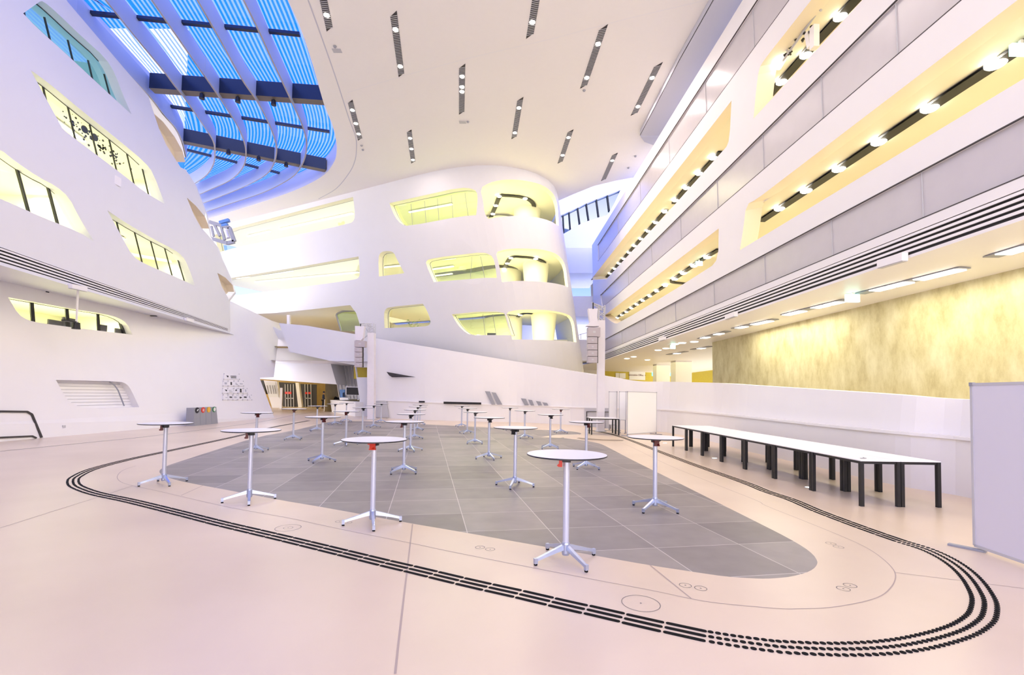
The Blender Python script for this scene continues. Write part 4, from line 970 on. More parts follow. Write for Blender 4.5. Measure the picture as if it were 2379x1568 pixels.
# ------------------------------------------------------------------ ceiling slot lights
slots = [((914.2,31.4),(932.6,174),(.22,.83),'long slot light, second from the skylight, nearest of that column'),((1073.8,153),(1072.6,262),(.19,.40,.5),'slot light pointing straight ahead at the middle of the ceiling'),((950.6,304),(960.1,376.8),(.2,.53,.9),'slot light above the top left gallery window, three lamps'),
 ((813.6,235.3),(836.6,323.3),(.2,.54,.83),'slot light right beside the curved skylight end, three lamps'),((1208.8,229.5),(1194.3,319.4),(.2,.85),'slot light above the round tower, nearest to its top'),((1402,63),(1356,200.8),(.24,.82),'long slot light right of centre, crossing under the ceiling crease'),
 ((1325.5,304),(1301.4,376.8),(.18,.74),'slot light just right above the round tower'),((1428.8,357.7),(1402,417.7),(.22,),'farthest slot light beside the blue far window'),((1529.6,149.7),(1473.3,264.4),(.23,.82),'slot light nearest the lavender recess on the right')]
zc = CEIL
def unit(v): return v/np.linalg.norm(v)
sl = [(onz(*a, zc), onz(*c, zc), fr, lb) for a, c, fr, lb in slots]
for a, c, fr, lb in [((1245,0),(1231,83.4),(.45,.8),'slot light cut by the top edge of the picture at the centre'),((751.6,0),(765.8,67),(.45,.8),'slot light cut by the top edge beside the skylight')]:
    A, C_ = onz(*a, zc), onz(*c, zc); sl.append((C_-unit(C_-A)*3.45, C_, fr, lb))
for A, C_, fr, lb in sl:
    t = thing('slot_light', lb, 'light', (A+C_)/2, 0, 'slot lights in the white ceiling'); o_ = np.array(t.location)
    d = unit(C_-A); n = np.array((-d[1], d[0], 0)); w = .13; sh = .16; L2 = np.linalg.norm(C_-A)
    q = [A-n*w-d*sh, A+n*w+d*sh*0, C_+n*w+d*sh*0, C_-n*w-d*sh]
    q = [A+n*w+d*sh, A-n*w-d*sh, C_-n*w-d*sh, C_+n*w+d*sh]
    b = MB(); b.poly([p-(0,0,.012)-o_ for p in q], (0,0,.01)); b.build('housing', 'slotdark', t)
    b = MB(); k = int(L2/.085)
    for i in range(1, k):
        c0 = A+d*(L2*i/k); s_ = d*sh*.0; p_, q_ = c0+n*w+d*sh, c0-n*w-d*sh
        p_, q_ = c0+n*w+d*.05, c0-n*w-d*.05; b.bar(p_-(0,0,.02)-o_, q_-(0,0,.02)-o_, .022, .012)
    b.build('grille', 'lgrey', t)
    for f_ in fr:
        p_ = A+d*(L2*f_); b = MB().lathe([(.0001,-.035),(.10,-.035),(.10,-.02)], p_-o_, 16); b.build('spot_lamp', 'lamp', t)
    for f_ in (fr[0], fr[-1]):
        p_ = A+d*(L2*f_); l = area('slot_lamp_light', p_-(0,0,.05), .16, 38, (1,.84,.78)); l.data.shape = 'DISK'

# ------------------------------------------------------------------ soffit fittings on the right
def linear_fix(label, a, c, lits, w=.30):
    A, C_ = onz(*a, zs-.02), onz(*c, zs-.02); t = thing('linear_light', label, 'light', (A+C_)/2, 0, None); o_ = np.array(t.location)
    b = MB().bar(A-o_, C_-o_, w, .02); b.build('housing', 'grey', t)
    for f_ in lits: p_ = A+(C_-A)*f_; d = unit(C_-A); b = MB().bar(p_-d*.22-(0,0,.02)-o_, p_+d*.22-(0,0,.02)-o_, w, .02); b.build('lit_segment', 'lampw', t)
g2 = lambda x, y: (1780+x/3.92, 350+y/3.92); h7 = lambda x, y: (1300+x/2.2048, 600+y/2.2048)
linear_fix('linear soffit light cut by the right edge of the picture', g2(2045,970), (2400,568), (.6,), .3)
linear_fix('long linear soffit light with four lit segments above the concrete wall', g2(855,1303), g2(1810,1065), (.25,.44,.70,.88))
linear_fix('linear soffit light with lit segments, left of the green exit sign', g2(165,1497), g2(735,1357), (.12,.25,.62,.82))
linear_fix('linear soffit light above the left end of the concrete wall', h7(895,360), h7(1105,313), (.2,.6,.8))
linear_fix('shorter linear soffit light left of the concrete wall corner', h7(720,412), h7(862,374), (.2,.7))
linear_fix('far linear soffit light at the second column', h7(555,494), h7(650,478), (.5,))
linear_fix('far linear soffit light between the columns and the concrete wall', h7(680,468), h7(775,452), (.5,))
for i, (x, y) in enumerate([(505,470),(545,461),(592,439),(628,433),(690,427),(345,513),(380,504),(450,520)]):
    p = onz(*h7(x, y), zs); o = tag(MB().lathe([(.0001,-.03),(.16,-.03),(.2,0)], (0,0,0), 20).build('downlight', 'lampw'), ['left one of a pair of round downlights left of the small exit sign','right one of a pair of round downlights left of the small exit sign','round downlight just right of the small far exit sign','second round downlight right of the small far exit sign','round downlight nearest to the linear lights on the far soffit','left one of the lone far pair of round downlights beside the tower','right one of the lone far pair of round downlights beside the tower','round downlight between the far pair and the first white column'][i], 'light', 'round downlights in the far soffit'); o.location = p
def exit_sign(label, u, v, z, w=.36):
    p = onz(u, v, z-.15); t = thing('exit_sign', label, 'sign', p); MB().box((0,0,0),(w,.06,.20)).build('face', 'signgreen', t); MB().box((0,0,.13),(.05,.05,.08)).build('bracket', 'trimw', t)
exit_sign('hanging green lit exit sign below the soffit, above the concrete wall', 1980, 693, zs)
exit_sign('small far exit sign in front of the far columns', 1563, 806, zs, .26)
exit_sign('green lit exit sign on the gallery ceiling at the right edge', 2372, 116, z6+.05)
exit_sign('white lit sign on the lower far gallery track light', g4(1620,245)[0], g4(1620,245)[1], z6+.05, .3)
for lb, (u0, v0), (u1, v1), g in [('white oblong fitting on the right louvre strip, nearest one', (2054,614), (2113,596), gR), ('white oblong fitting on the right louvre strip, middle one', (1694,737), (1716,729), gR), ('white oblong fitting on the right louvre strip, farthest one', (1537,789), (1549,785), gR),
        ('white oblong fitting under the left louvre strip, nearer one', (157,664), (193,672), gU), ('white oblong fitting under the left louvre strip, farther one', (427,741), (444,746), gU)]:
    P = np.array(hit(g, u0, v0)); Q = np.array(hit(g, u1, v1)); s_ = 1 if g is gU else -1
    A = np.array((g(P[0], P[1])+.09*s_, P[0], P[1])); C_ = np.array((g(Q[0], Q[1])+.09*s_, Q[0], Q[1])); t = thing('wall_fitting', lb, 'light fitting', (A+C_)/2); o_ = np.array(t.location)
    MB().bar(A-o_, C_-o_, .13, .16, w2=.13, h2=.16).build('casing', 'trimw', t); MB().bar(A-o_-(0,0,.085), C_-o_-(0,0,.085), .10, .02).build('cover', 'lgrey', t)
# things on the corridor wall
nW = (-4., 18., 0)
def cwall(label, name, cat, px, mat, parts=(), grp=None, off=0):
    pts = [onpl(*p, (2, 50-off, 0), nW) for p in px]; c = sum(pts)/len(pts); t = thing(name, label, cat, c, 0, grp)
    b = MB().poly([p-c-(0,.06,0) for p in pts], (0,.05,0)); b.build('sheet', mat, t); return t, c
t, c = cwall('pale yellow office sign with dark red lettering on the far corridor wall', 'office_sign', 'sign', [(1461.6,861.6),(1498.8,862),(1498.8,883),(1461.6,882)], 'paper')
fc = D.curves.new('lettering', 'FONT'); fc.body = 'Innovation Office \u2192'; fc.size = .26; fc.extrude = .004; fc.align_x = 'CENTER'; f0_ = D.objects.new('lettering_curve', fc); COL.objects.link(f0_); bpy.context.view_layer.update(); fm = D.meshes.new_from_object(f0_.evaluated_get(bpy.context.evaluated_depsgraph_get())); D.objects.remove(f0_); fm.materials.clear(); fm.materials.append(M['dred']); fo = D.objects.new('lettering', fm); COL.objects.link(fo); fo.parent = t; fo.rotation_euler = (PI/2, 0, .22); fo.location = (0, -.10, -.05)
for px, lb in [([(1430,866),(1438,866.5),(1438,878),(1430,877.5)], 'left paper notice on the far corridor wall'), ([(1439,867),(1453,867),(1453,879),(1439,879)], 'right paper notice on the far corridor wall')]: cwall(lb, 'paper_notice', 'notice', px, 'paper')
cwall('small teal screen half hidden by the first white column', 'wall_screen', 'screen', [(1514,862),(1523,862),(1523,873.5),(1514,873.5)], 'screenon'); cwall('small teal screen between the two white columns', 'wall_screen', 'screen', [(1550.8,862),(1563,862),(1563,873.5),(1550.8,873.5)], 'screenon')
t, c = cwall('yellow locker wall with dark doors beyond the second column', 'locker_unit', 'lockers', [(1601,850),(1648,850),(1648,925),(1601,925)], 'soffit')
for u, v in ((1604,866),(1613,862),(1613,869),(1624,865),(1633,866),(1644,857),(1645,863)):
    p = onpl(u, v, (2,50,0), nW)-c; MB().box(p-(0,.12,0), (.28,.04,.35)).build('locker_door', 'olive', t)

# hanging projector in the upper right opening
zq = z9t
p0 = onpl(1884, 90, (gR(0,10)+.45, 0, 0), (1,.025,0)); t = thing('projector', 'white projector with cables hung on a clamp bar in the upper right opening', 'projector', p0); o_ = np.array(t.location)
q = lambda x, y: onpl(1780+x/3.92, y/3.92, (gR(0,10)+.45, 0, 0), (1,.025,0))-o_
b = MB(); b.bar(q(440,240), q(440,440), .15, .18); b.bar(q(375,300), q(400,430), .10, .12); b.build('projector_body', 'trimw', t)
b = MB(); b.tube(q(500,60), q(120,600), .035, n=10); b.tube(q(430,45), q(500,95), .03, n=8); b.tube(q(140,410), q(210,480), .03, n=8); b.build('clamp_bar', 'lgrey', t)
b = MB(); random.seed(3)
for i in range(16):
    x = 180+random.random()*230; y = 520-(x-150)*1.05+random.uniform(-40,40); a = q(x, y); b.bar(a, a+(random.uniform(-.08,.08), random.uniform(-.12,.12), random.uniform(-.1,.1)), .045, .05)
b.build('cable_tangle', 'dark', t)
b = MB(); b.tube(q(150,545), q(105,610), .09, .11, n=14); b.build('spot_head', 'lampw', t)
# steel maintenance frame beyond the left building corner
P4 = lambda x, y: ony(470+x/15.68, 500+y/15.68, 31.2)
c0 = P4(700,640); t = thing('maintenance_frame', 'grey steel bracket frame with blue machine beyond the left building corner', 'bracket', c0)
L_ = [P4(*p)-c0 for p in [(265,245),(730,390),(990,450),(1170,960),(920,1020),(265,830)]]
b = MB()
for a, c in zip(L_, L_[1:]): b.bar(a, c, .16, .22)
b.bar(P4(440,330)-c0, P4(640,760)-c0, .12, .15); b.bar(P4(330,400)-c0, P4(420,780)-c0, .1, .12); b.bar(P4(690,420)-c0, P4(820,900)-c0, .12, .15); b.build('frame', 'grey', t)
b = MB(); b.bar(P4(640,280)-c0, P4(980,180)-c0, .22, .20); b.bar(P4(720,380)-c0, P4(930,340)-c0, .2, .18); b.build('machine', 'blueposter', t)
b = MB(); b.tube(P4(850,540)-c0, P4(950,830)-c0, .13, n=14); b.build('cylinder', 'trimw', t)

# ------------------------------------------------------------------ standing tables
def make_standing_table():
    t = empty('standing_table', (0,0,0))
    b = MB(); R_ = .42
    b.lathe([(.0001,1.083),(R_-.012,1.083),(R_,1.088),(R_,1.095),(R_-.004,1.0995)], n=56, mi=1); b.lathe([(R_-.004,1.0995),(R_-.008,1.1),(.0001,1.1)], n=56, mi=0)
    b.build('tabletop', ['whitetop', 'edge'], t, smooth=False)
    b = MB(); b.lathe([(.0001,.10),(.033,.10),(.033,1.02),(.0001,1.02)], n=24); b.build('column', 'aluw', t, smooth=False)
    b = MB(); b.lathe([(.0001,.055),(.036,.055),(.042,.075),(.042,.17),(.037,.185),(.0335,.187)], n=24); b.build('base_hub', 'alu', t)
    b = MB(); b.box((0,0,1.05),(.10,.085,.066)); b.box((.0,0,1.078),(.20,.13,.012)); b.bar((.05,-.03,1.04),(.10,-.05,1.075),.02,.02); b.build('folding_bracket', 'charcoal', t)
    b = MB(); b.box((0,-.062,1.025),(.072,.034,.09)); b.box((0,-.066,.974),(.085,.04,.014)); b.bar((-.036,-.07,1.04),(-.062,-.08,1.04),.012,.014); b.bar((.02,-.07,1.0),(.02,-.095,.975),.03,.014); b.build('lever', 'red', t)
    for k in range(4):
        a = k*PI/2; d = np.array((math.cos(a), math.sin(a), 0)); n = np.array((-d[1], d[0], 0)); b = MB()
        prof = [(.034,.165,.11),(.12,.138,.095),(.25,.098,.068),(.345,.070,.042),(.375,.066,.018)]
        vs = []
        for r, zt_, zb_ in prof:
            w = .021 if r < .3 else .017
            for sx, zz in ((-1,zb_),(1,zb_),(1,zt_),(-1,zt_)): vs.append(d*r+n*w*sx*(1 if zz == zb_ else .8)+(0,0,zz))
        fs = [(0,1,2,3),(19,18,17,16)]+[(4*i+j, 4*i+(j+1) % 4, 4*i+4+(j+1) % 4, 4*i+4+j) for i in range(4) for j in range(4)]
        b.add(vs, fs); b.bar(d*.36+(0,0,.07), d*.36+(0,0,.016), .034, .034)
        lg = b.build('leg', 'alu', t)
        c = MB().lathe([(.0001,0),(.018,0),(.018,.018),(.0001,.018)], d*.36, 12).build('foot_cap', 'rubber', lg)
    return t
TB = [((1314,1301),(1240.6,1313.8),'red',-92,'nearest standing table, largest of all, with its red lever on the left'),
 ((865,1216),(795.2,1221),'red',-20,'standing table at the front left with a bright red lever facing the viewer'),
 ((1521.5,1183),(1493.9,1192.6),'dred',20,'standing table at the front right, in front of the black table row'),
 ((380,1123.5),(323,1129.8),'dred',-100,'leftmost standing table, on the pale floor at the left grey tip'),
 ((579,1163),(517.5,1168),'dred',-95,'second standing table from the left, standing on the pale floor'),
 ((1196,1128.6),(1154,1126),'edge',-40,'standing table behind and left of the nearest one'),
 ((594.4,1048),(562.5,1051),'dred',15,'standing table just behind the second from the left, before the bins and pictogram wall'),
 ((681,1020.7),(656,1023),'dred',0,'standing table before the first dark entrance door'),
 ((747.6,1071.4),(715.6,1070),'dred',20,'standing table with dark red lever, behind and left of the bright red one'),
 ((736,1000.8),(718,1002.5),'edge',0,'standing table at the left edge of the grey field below the standing person'),
 ((777.5,986),(760,988.5),'edge',0,'far standing table before the left end of the reception desk'),
 ((804,979),(792,980),'edge',0,'farthest standing table before the reception desk, under the blue poster'),
 ((803.6,1033),(775,1033.7),'dred',-20,'standing table directly behind the top of the bright red levered one'),
 ((841.8,1007.8),(822.7,1010.7),'edge',20,'standing table just left of the left speaker tower'),
 ((867.3,992.5),(851.5,995),'edge',0,'standing table in front of the foot of the left speaker tower'),
 ((885.2,981),(873,982),'edge',0,'far standing table just right of the left speaker tower'),
 ((938,1097),(909,1102),'dred',-100,'nearest standing table of the line left of centre, dark red lever on its left'),
 ((953.3,1047.2),(923,1048.6),'edge',-15,'second standing table of the line left of centre'),
 ((962.7,1018.5),(982.8,1019.6),'edge',0,'third standing table of the line left of centre'),
 ((969.5,999.3),(988,1001),'edge',0,'fourth standing table of the line left of centre'),
 ((975.5,986.5),(989,987.6),'edge',0,'farthest standing table of the line left of centre'),
 ((1072.3,991),(1059,992.4),'edge',0,'farthest standing table of the line right of centre, left of the long black panel end'),
 ((1085.3,1006.8),(1069.2,1009.4),'edge',0,'fourth standing table of the line right of centre, counted from the front'),
 ((1103,1030),(1081.5,1032),'edge',0,'third standing table of the line right of centre, counted from the front'),
 ((1135.5,1065),(1107,1066.3),'edge',20,'second standing table of the line right of centre, counted from the front'),
 ((1184.2,999),(1172,1000.5),'edge',0,'far standing table below the pair of tall slots in the white wall'),
 ((1218.8,1017.6),(1202,1016.5),'edge',0,'standing table below the four short slots in the white wall'),
 ((1278,1042),(1255,1044),'edge',30,'standing table with its foot hidden behind the nearest tabletop'),
 ((1302.5,1005.4),(1284.6,1007),'dred',0,'far standing table beside the rounded end of the grey field'),
 ((1361.6,1087.3),(1339.3,1091.3),'dred',60,'standing table in front of the two black tables at the tower')]
proto = make_standing_table()
for i, (c, f, lev, ha, lb) in enumerate(TB):
    t = proto if i == 0 else copy_tree(proto)
    p = onz(*c); q = onz(*f); a = math.atan2(q[1]-p[1], q[0]-p[0]); t.location = p; t.rotation_euler = (0,0,a)
    tag(t, lb, 'table', 'white round standing tables')
    for ch in t.children:
        if ch.name.startswith(('lever', 'folding_bracket')): ch.rotation_euler = (0,0,-a+math.radians(ha)+(math.atan2(p[0], p[1])*-1))
        if ch.name.startswith('lever') and lev != 'red': ch.data = ch.data.copy(); ch.data.materials[0] = M[lev]

# ------------------------------------------------------------------ black legged tables
def make_table():
    t = empty('rectangular_table', (0,0,0)); W2_, L2_ = .323, .632
    b = MB(); b.box((0,0,.733),(W2_*2,L2_*2,.016)); b.build('tabletop', 'whitetop', t)
    b = MB(); b.box((0,0,.722),(W2_*2,L2_*2,.010)); 
    for s in (-1,1): b.box((s*(W2_-.03),0,.70),(.03,L2_*2-.1,.035)); b.box((0,s*(L2_-.03),.70),(W2_*2-.1,.03,.035))
    b.build('frame', 'dark', t)
    for sx in (-1,1):
        for sy in (-1,1):
            b = MB(); b.box((sx*(W2_-.028),sy*(L2_-.028),.36),(.055,.055,.72)); b.build('leg', 'dark', t)
    return t
pt = make_table(); first = True
for r, xx in enumerate((5.985, 6.64)):
    for k in range(7):
        t = pt if first else copy_tree(pt); first = False
        t.location = (xx, 8.265+k*1.278, 0); od = ['first','second','third','fourth','fifth','sixth','seventh'][k]
        tag(t, ('black legged white table, %s from the near end of the hall side row' if r == 0 else 'black legged white table, %s from the near end of the row beside the ramp wall') % od, 'table', 'long block of black legged tables')
for y, lb in ((21.35, 'black legged white table in front of the right speaker tower, nearer of the two'), (22.01, 'black legged white table right before the right speaker tower foot, farther of the two')):
    t = copy_tree(pt); t.location = (4.2, y, 0); t.rotation_euler = (0,0,PI/2); tag(t, lb, 'table', 'two tables at the right speaker tower')
t = thing('paper_scrap', 'small crumpled dark scrap lying on the nearest hall side black legged table', 'scrap', onz(1550+1550/3.3986, 960+357/3.3986, .742)); b = MB(); b.bar((-.05,0,.005),(.05,.01,.006),.02,.008); b.bar((0,-.03,.008),(.02,.03,.012),.015,.008); b.build('scrap', 'grey', t)

# ------------------------------------------------------------------ whiteboards
def whiteboard(label, P, Q, z0, z1, foot=True, grp=None, feet=None, mat='board'):
    P, Q = np.array(P, float), np.array(Q, float); d = unit(Q-P); n = np.array((-d[1], d[0], 0)); L = np.linalg.norm(Q-P)
    t = thing('whiteboard', label, 'whiteboard', P, math.atan2(d[1], d[0]), grp)
    b = MB(); b.box((L/2,0,(z0+z1)/2),(L-.02,.018,z1-z0-.02)); b.build('panel', mat, t)
    b = MB()
    for a, c in (((0,0,z0),(0,0,z1)),((L,0,z0),(L,0,z1))): b.bar(a, c, .03, .03, up=(1,0,0))
    for z in (z0, z1): b.bar((0,0,z),(L,0,z),.03,.03)
    b.build('frame', 'lgrey', t)
    b = MB()
    for x in (0, L): b.box((x,0,z1),(.045,.036,.045))
    b.build('corner_cap', 'grey', t)
    for x in (feet if feet is not None else (.02, L-.02)):
        b = MB(); b.box((x,0,.02),(.05,.62,.025)); b.bar((x,0,.03),(x,0,z0),.04,.04,up=(1,0,0)); b.build('foot', 'grey', t)
    return t
PW, QW = onz(2266,1277), onz(2379,1317); dW = unit(QW-PW); zt_ = onpl(2252,893, PW, (PW[0],PW[1],0))[2]
tt = whiteboard('large whiteboard cut off by the right edge of the picture', PW, PW+dW*1.55, .05, float(zt_), feet=(), grp=None)
A = onz(2203,1266); B_ = onz(2292,1284); 
b = MB(); m3 = (A+B_)/2
for x0 in (A,): b.bar(A+(0,0,.012), A+(B_-A)*1.0+(0,0,.012), .07, .022); 
o = b.build('foot', 'grey', None); o.parent = tt; o.matrix_parent_inverse = tt.matrix_basis.inverted() if False else Matrix.LocRotScale(tt.location, tt.rotation_euler, None).inverted()
Pc, Qc = onz(1457,1014), onz(1524.5,1009)
whiteboard('front whiteboard of the three beside the right speaker tower', Pc, Qc, .10, onpl(1457,910,Pc,(0,1,0))[2], grp='whiteboards beside the right tower', mat='whitetop')
Pb = onz(1438.5,1006); Qb = onz(1457,1008); whiteboard('middle narrow glossy whiteboard, lower half open, of the three by the tower', Pb, Qb+(.02,.35,0), .62, onpl(1438.5,910,Pb,(0,1,0))[2], grp='whiteboards beside the right tower', mat='whitetop')
Pa = onz(1417.5,1001); Qa = onz(1438,1003.5); whiteboard('rear left whiteboard of the three by the tower, behind the small black tables', Pa+(0,.3,0), Qa+(0,.5,0), .30, onpl(1417.5,910,Pa,(0,1,0))[2], grp='whiteboards beside the right tower', mat='whitetop')

# ------------------------------------------------------------------ wrapped speaker towers
def tower(label, base, w, px, arr_label):
    """px: dict of pixel outlines on the vertical plane through the tower"""
    o_ = np.array(base); y = o_[1]
    t = thing('speaker_tower', label, 'tower', o_)
    P = lambda u, v, dy=0.: ony(u, v, y+dy)-o_
    b = MB(); a, c = P(*px['col'][0]), P(*px['col'][1]); n = 14; rings = []
    random.seed(int(abs(o_[0])*10))
    for k in range(n+1):
        q_ = a+(c-a)*k/n; q_[2] = max(q_[2], 0); r = w/2*(1+random.uniform(-.04,.05)); rings.append([q_+(dx*r, dy_*r, 0) for dx, dy_ in ((-1,-1),(1,-1),(1,1),(-1,1))])
    for k in range(n): b.add(rings[k]+rings[k+1], [(j, (j+1) % 4, 4+(j+1) % 4, 4+j) for j in range(4)])
    b.add(rings[-1], [(0,1,2,3)]); b.build('column_cover', 'cloth', t)
    b = MB(); tu = .028; top = P(*px['top']); c0 = P(*px['col'][1])
    for dx in (-1, 1):
        for dy_ in (-1, 1): b.tube(c0+(dx*w*.42, dy_*w*.42, -.4), (top[0]+dx*w*.42, top[1]+dy_*w*.42, top[2]), tu, n=8)
    zz = c0[2]-.1
    while zz < top[2]-.12:
        for dy_ in (-1,1): b.tube((top[0]-w*.42, dy_*w*.42, zz), (top[0]+w*.42, dy_*w*.42, zz+.25), tu*.6, n=6); b.tube((top[0]+w*.42, dy_*w*.42, zz), (top[0]-w*.42, dy_*w*.42, zz+.25), tu*.6, n=6)
        zz += .3
    hk = P(*px['hook'], -.62)
    for dz in (0, -.18): b.tube((top[0], 0, top[2]+dz), (hk[0]-.05, hk[1], hk[2]+dz*.3), tu, n=8)
    for k in range(4): f_ = k/4.; b.tube((top[0]+(hk[0]-top[0])*f_, hk[1]*f_, top[2]-.18*(1-f_)), (top[0]+(hk[0]-top[0])*(f_+.2), hk[1]*(f_+.2), top[2]+(hk[2]-top[2])*(f_+.2)), tu*.6, n=6)
    if 'brace' in px: b.tube(P(*px['brace'][0]), P(*px['brace'][1]), tu, n=8); b.tube(P(*px['brace'][2]), P(*px['brace'][3]), tu, n=8)
    b.build('truss', 'lgrey', t)
    b = MB(); b.box((a[0], 0, .02), (w*1.45, w*1.45, .03)); b.build('base_plate', 'lgrey', t)
    s0 = P(*px['cloth'][0], -.62); s = thing('speaker_array', arr_label, 'speakers', o_+s0); so_ = o_+s0; Q = lambda u, v: ony(u, v, y-.62)-so_
    b = MB(); b.tube((Q(*px['hook'])[0]+0,0,Q(*px['hook'])[2]), (Q(*px['hook'])[0],0,Q(*px['cloth'][0])[2]-.02), .03, n=8); b.build('hook_chain', 'charcoal', s)
    cl = [Q(*p) for p in px['cloth']]; b = MB(); b.poly(cl, (0,.35,0)); b.build('hanging_cloth', 'cloth', s)
    x0, x1, ys = px['boxes']; 
    for k in range(len(ys)-1):
        xx1 = x1 if k else px['topx']; A_, C_ = Q(x0, ys[k]), Q(xx1, ys[k+1]); cx_, cz = (A_[0]+C_[0])/2, (A_[2]+C_[2])/2; ww, hh = abs(C_[0]-A_[0]), abs(C_[2]-A_[2])
        b = MB(); b.box((cx_, .17, cz), (ww, .42, hh-.02)); sp_ = b.build('speaker_cabinet', 'speaker', s)
        MB().box((cx_, -.045, cz), (ww*.22, .012, hh*.22)).build('badge', 'lgrey', sp_)
    A_, C_ = Q(x1+1.5, ys[1]), Q(x1+1.5, ys[-1]); b = MB(); b.bar(A_+(0,.1,0), C_+(0,.1,0), .05, .05, up=(1,0,0)); b.build('rigging_bar', 'slotdark', s)
    return t
tower('tall white cloth wrapped truss tower standing behind the black tables at the right', onz(1395,1002.5), .34,
  {'col': [(1395,1004),(1396.5,745)], 'top': (1397.5,712), 'hook': (1378,703), 'cloth': [(1367,716.5),(1389,716.5),(1387,735),(1392,757),(1379,758),(1362,757),(1371,748)], 'boxes': (1366, 1387.5, [760,782.5,798,813,828,843]), 'topx': 1394.5}, 'column of five pinkish speaker boxes hanging under a cloth from the right tower')
tower('tall white cloth wrapped truss tower behind the round tables at the left rear', onz(863,974.5), .43,
  {'col': [(863,974.5),(863.5,774)], 'top': (863.5,752), 'hook': (838,752), 'cloth': [(824.5,757),(846,757.5),(843,785),(838,791),(825,790)], 'boxes': (824, 841, [791,806.5,818,830,841.5,853]), 'topx': 848, 'brace': [(847,757),(857,774),(841,790),(857,776)]}, 'column of five lavender grey speaker boxes hanging under a cloth from the left tower')

# ------------------------------------------------------------------ recycling bins and pictogram display
A, B_, Cc = onz(451.4,989.6), onz(504,983.9), onz(432.7,990.2); d = unit(B_-A); Lb = np.linalg.norm(B_-A); n = np.array((-d[1], d[0], 0)); n = n if n[0] < 0 else -n
ang = math.atan2(d[1], d[0]); w = Lb/4
hb = onpl(475,946.6, (A+B_)/2, n)[2]
for i, (mt, sy, lb) in enumerate([('dark','paper','black arrows disc'),('red','paper','red disc'),('yellow','yellow','plain yellow disc'),('green','paper','green ringed disc')]):
    t = thing('recycling_bin', 'grey recycling bin with a %s, %s of four at the left wall' % (lb, ['left end','second','third','right end'][i]), 'bin', A+d*w*i, ang, 'recycling bins at the left wall')
    sg = 1 if (n@np.array((-math.sin(ang), math.cos(ang), 0))) > 0 else -1
    b = MB(); x0, x1 = .008, w-.008; e_ = .10 if i == 3 else 0; dp = .40*sg
    vs = [(x0,0,0),(x1+e_,0,0),(x1+e_,dp,0),(x0,dp,0),(x0,.06*sg,hb),(x1,.06*sg,hb),(x1,dp,hb),(x0,dp,hb)]
    b.add(vs, [(0,1,2,3),(4,5,6,7),(0,1,5,4),(1,2,6,5),(2,3,7,6),(3,0,4,7)]); b.build('bin_body', 'grey', t)
    b = MB(); zc2 = hb*.86; b.tube((w/2,-.004*sg+.05*sg,zc2),(w/2,-.03*sg+.05*sg,zc2),.14,n=24); ds = b.build('symbol_disc', mt, t)
    b = MB()
    if i == 0: b.tube((w/2-.04,.012*sg,zc2-.03),(w/2+.04,.012*sg,zc2+.04),.025,n=6)
    elif i == 1: b.box((w/2,.014*sg,zc2+.03),(.10,.012,.04)); b.box((w/2,.014*sg,zc2-.04),(.12,.012,.04))
    elif i == 3: b.tube((w/2,.016*sg,zc2),(w/2,.008*sg,zc2),.10,n=20)
    else: b.tube((w/2,.016*sg,zc2),(w/2,.010*sg,zc2),.11,n=20)
    b.build('symbol', sy, ds)
P3 = lambda x, y: np.array(fL(*hit(gL, 430+x/11.2, 860+y/11.2)))
c0 = P3(1300,430); t = thing('pictogram_display', 'display of pale pinned tiles with black pictograms on the left wall above the bins', 'display', c0); random.seed(5)
for r, (y0, y1, xs) in enumerate([(95,235,[(1000,1390)]),(280,410,[(980,1100),(1110,1250),(1260,1370),(1375,1500)]),(470,600,[(965,1090),(1100,1240),(1260,1340),(1380,1480),(1510,1600)]),(640,770,[(975,1090),(1110,1215),(1240,1330),(1370,1470),(1500,1600),(1620,1710)])]):
    for x0, x1 in xs:
        q = [P3(x0,y0)+(.03,0,0)-c0, P3(x1,y0+8)+(.03,0,0)-c0, P3(x1+12,y1)+(.03,0,0)-c0, P3(x0-10,y1)+(.03,0,0)-c0]
        b = MB().poly(q, (-.02,0,0)); tile = b.build('tile', 'plaster', t)
        b = MB()
        for p in q: b.box(p+(.005,0,0), (.012,.06,.06))
        b.build('pin', 'lgrey', tile)
def icon(pts, mat='dark'):
    q = [P3(*p)+(.045,0,0)-c0 for p in pts]; MB().poly(q, (-.01,0,0)).build('pictogram', mat, t)
R4 = lambda x0, y0, x1, y1, s=3: [(x0,y0),(x1,y0+s),(x1+3,y1+s),(x0+3,y1)]
for r_ in [[(1060,135),(1110,142),(1108,180),(1090,182)], R4(1165,145,1315,162), R4(1175,182,1312,200), [(1020,503),(1072,510),(1068,545),(1050,545)], [(1325,497),(1328,535),(1302,542),(1290,515)], R4(1410,480,1450,575), R4(1140,683,1202,715), R4(1515,683,1580,715), [(1405,690),(1460,700),(1455,720),(1410,735)], R4(1165,305,1200,380)]: icon(r_)
for r_ in [R4(1010,315,1070,360), R4(1300,325,1320,370), R4(1320,355,1355,380), R4(1410,340,1480,365), R4(1125,515,1185,528), R4(1140,553,1215,570), R4(1545,500,1575,560), R4(1265,680,1325,720), R4(1040,700,1080,715), R4(1650,665,1665,720), R4(1665,715,1690,730)]: icon(r_, 'lgrey')

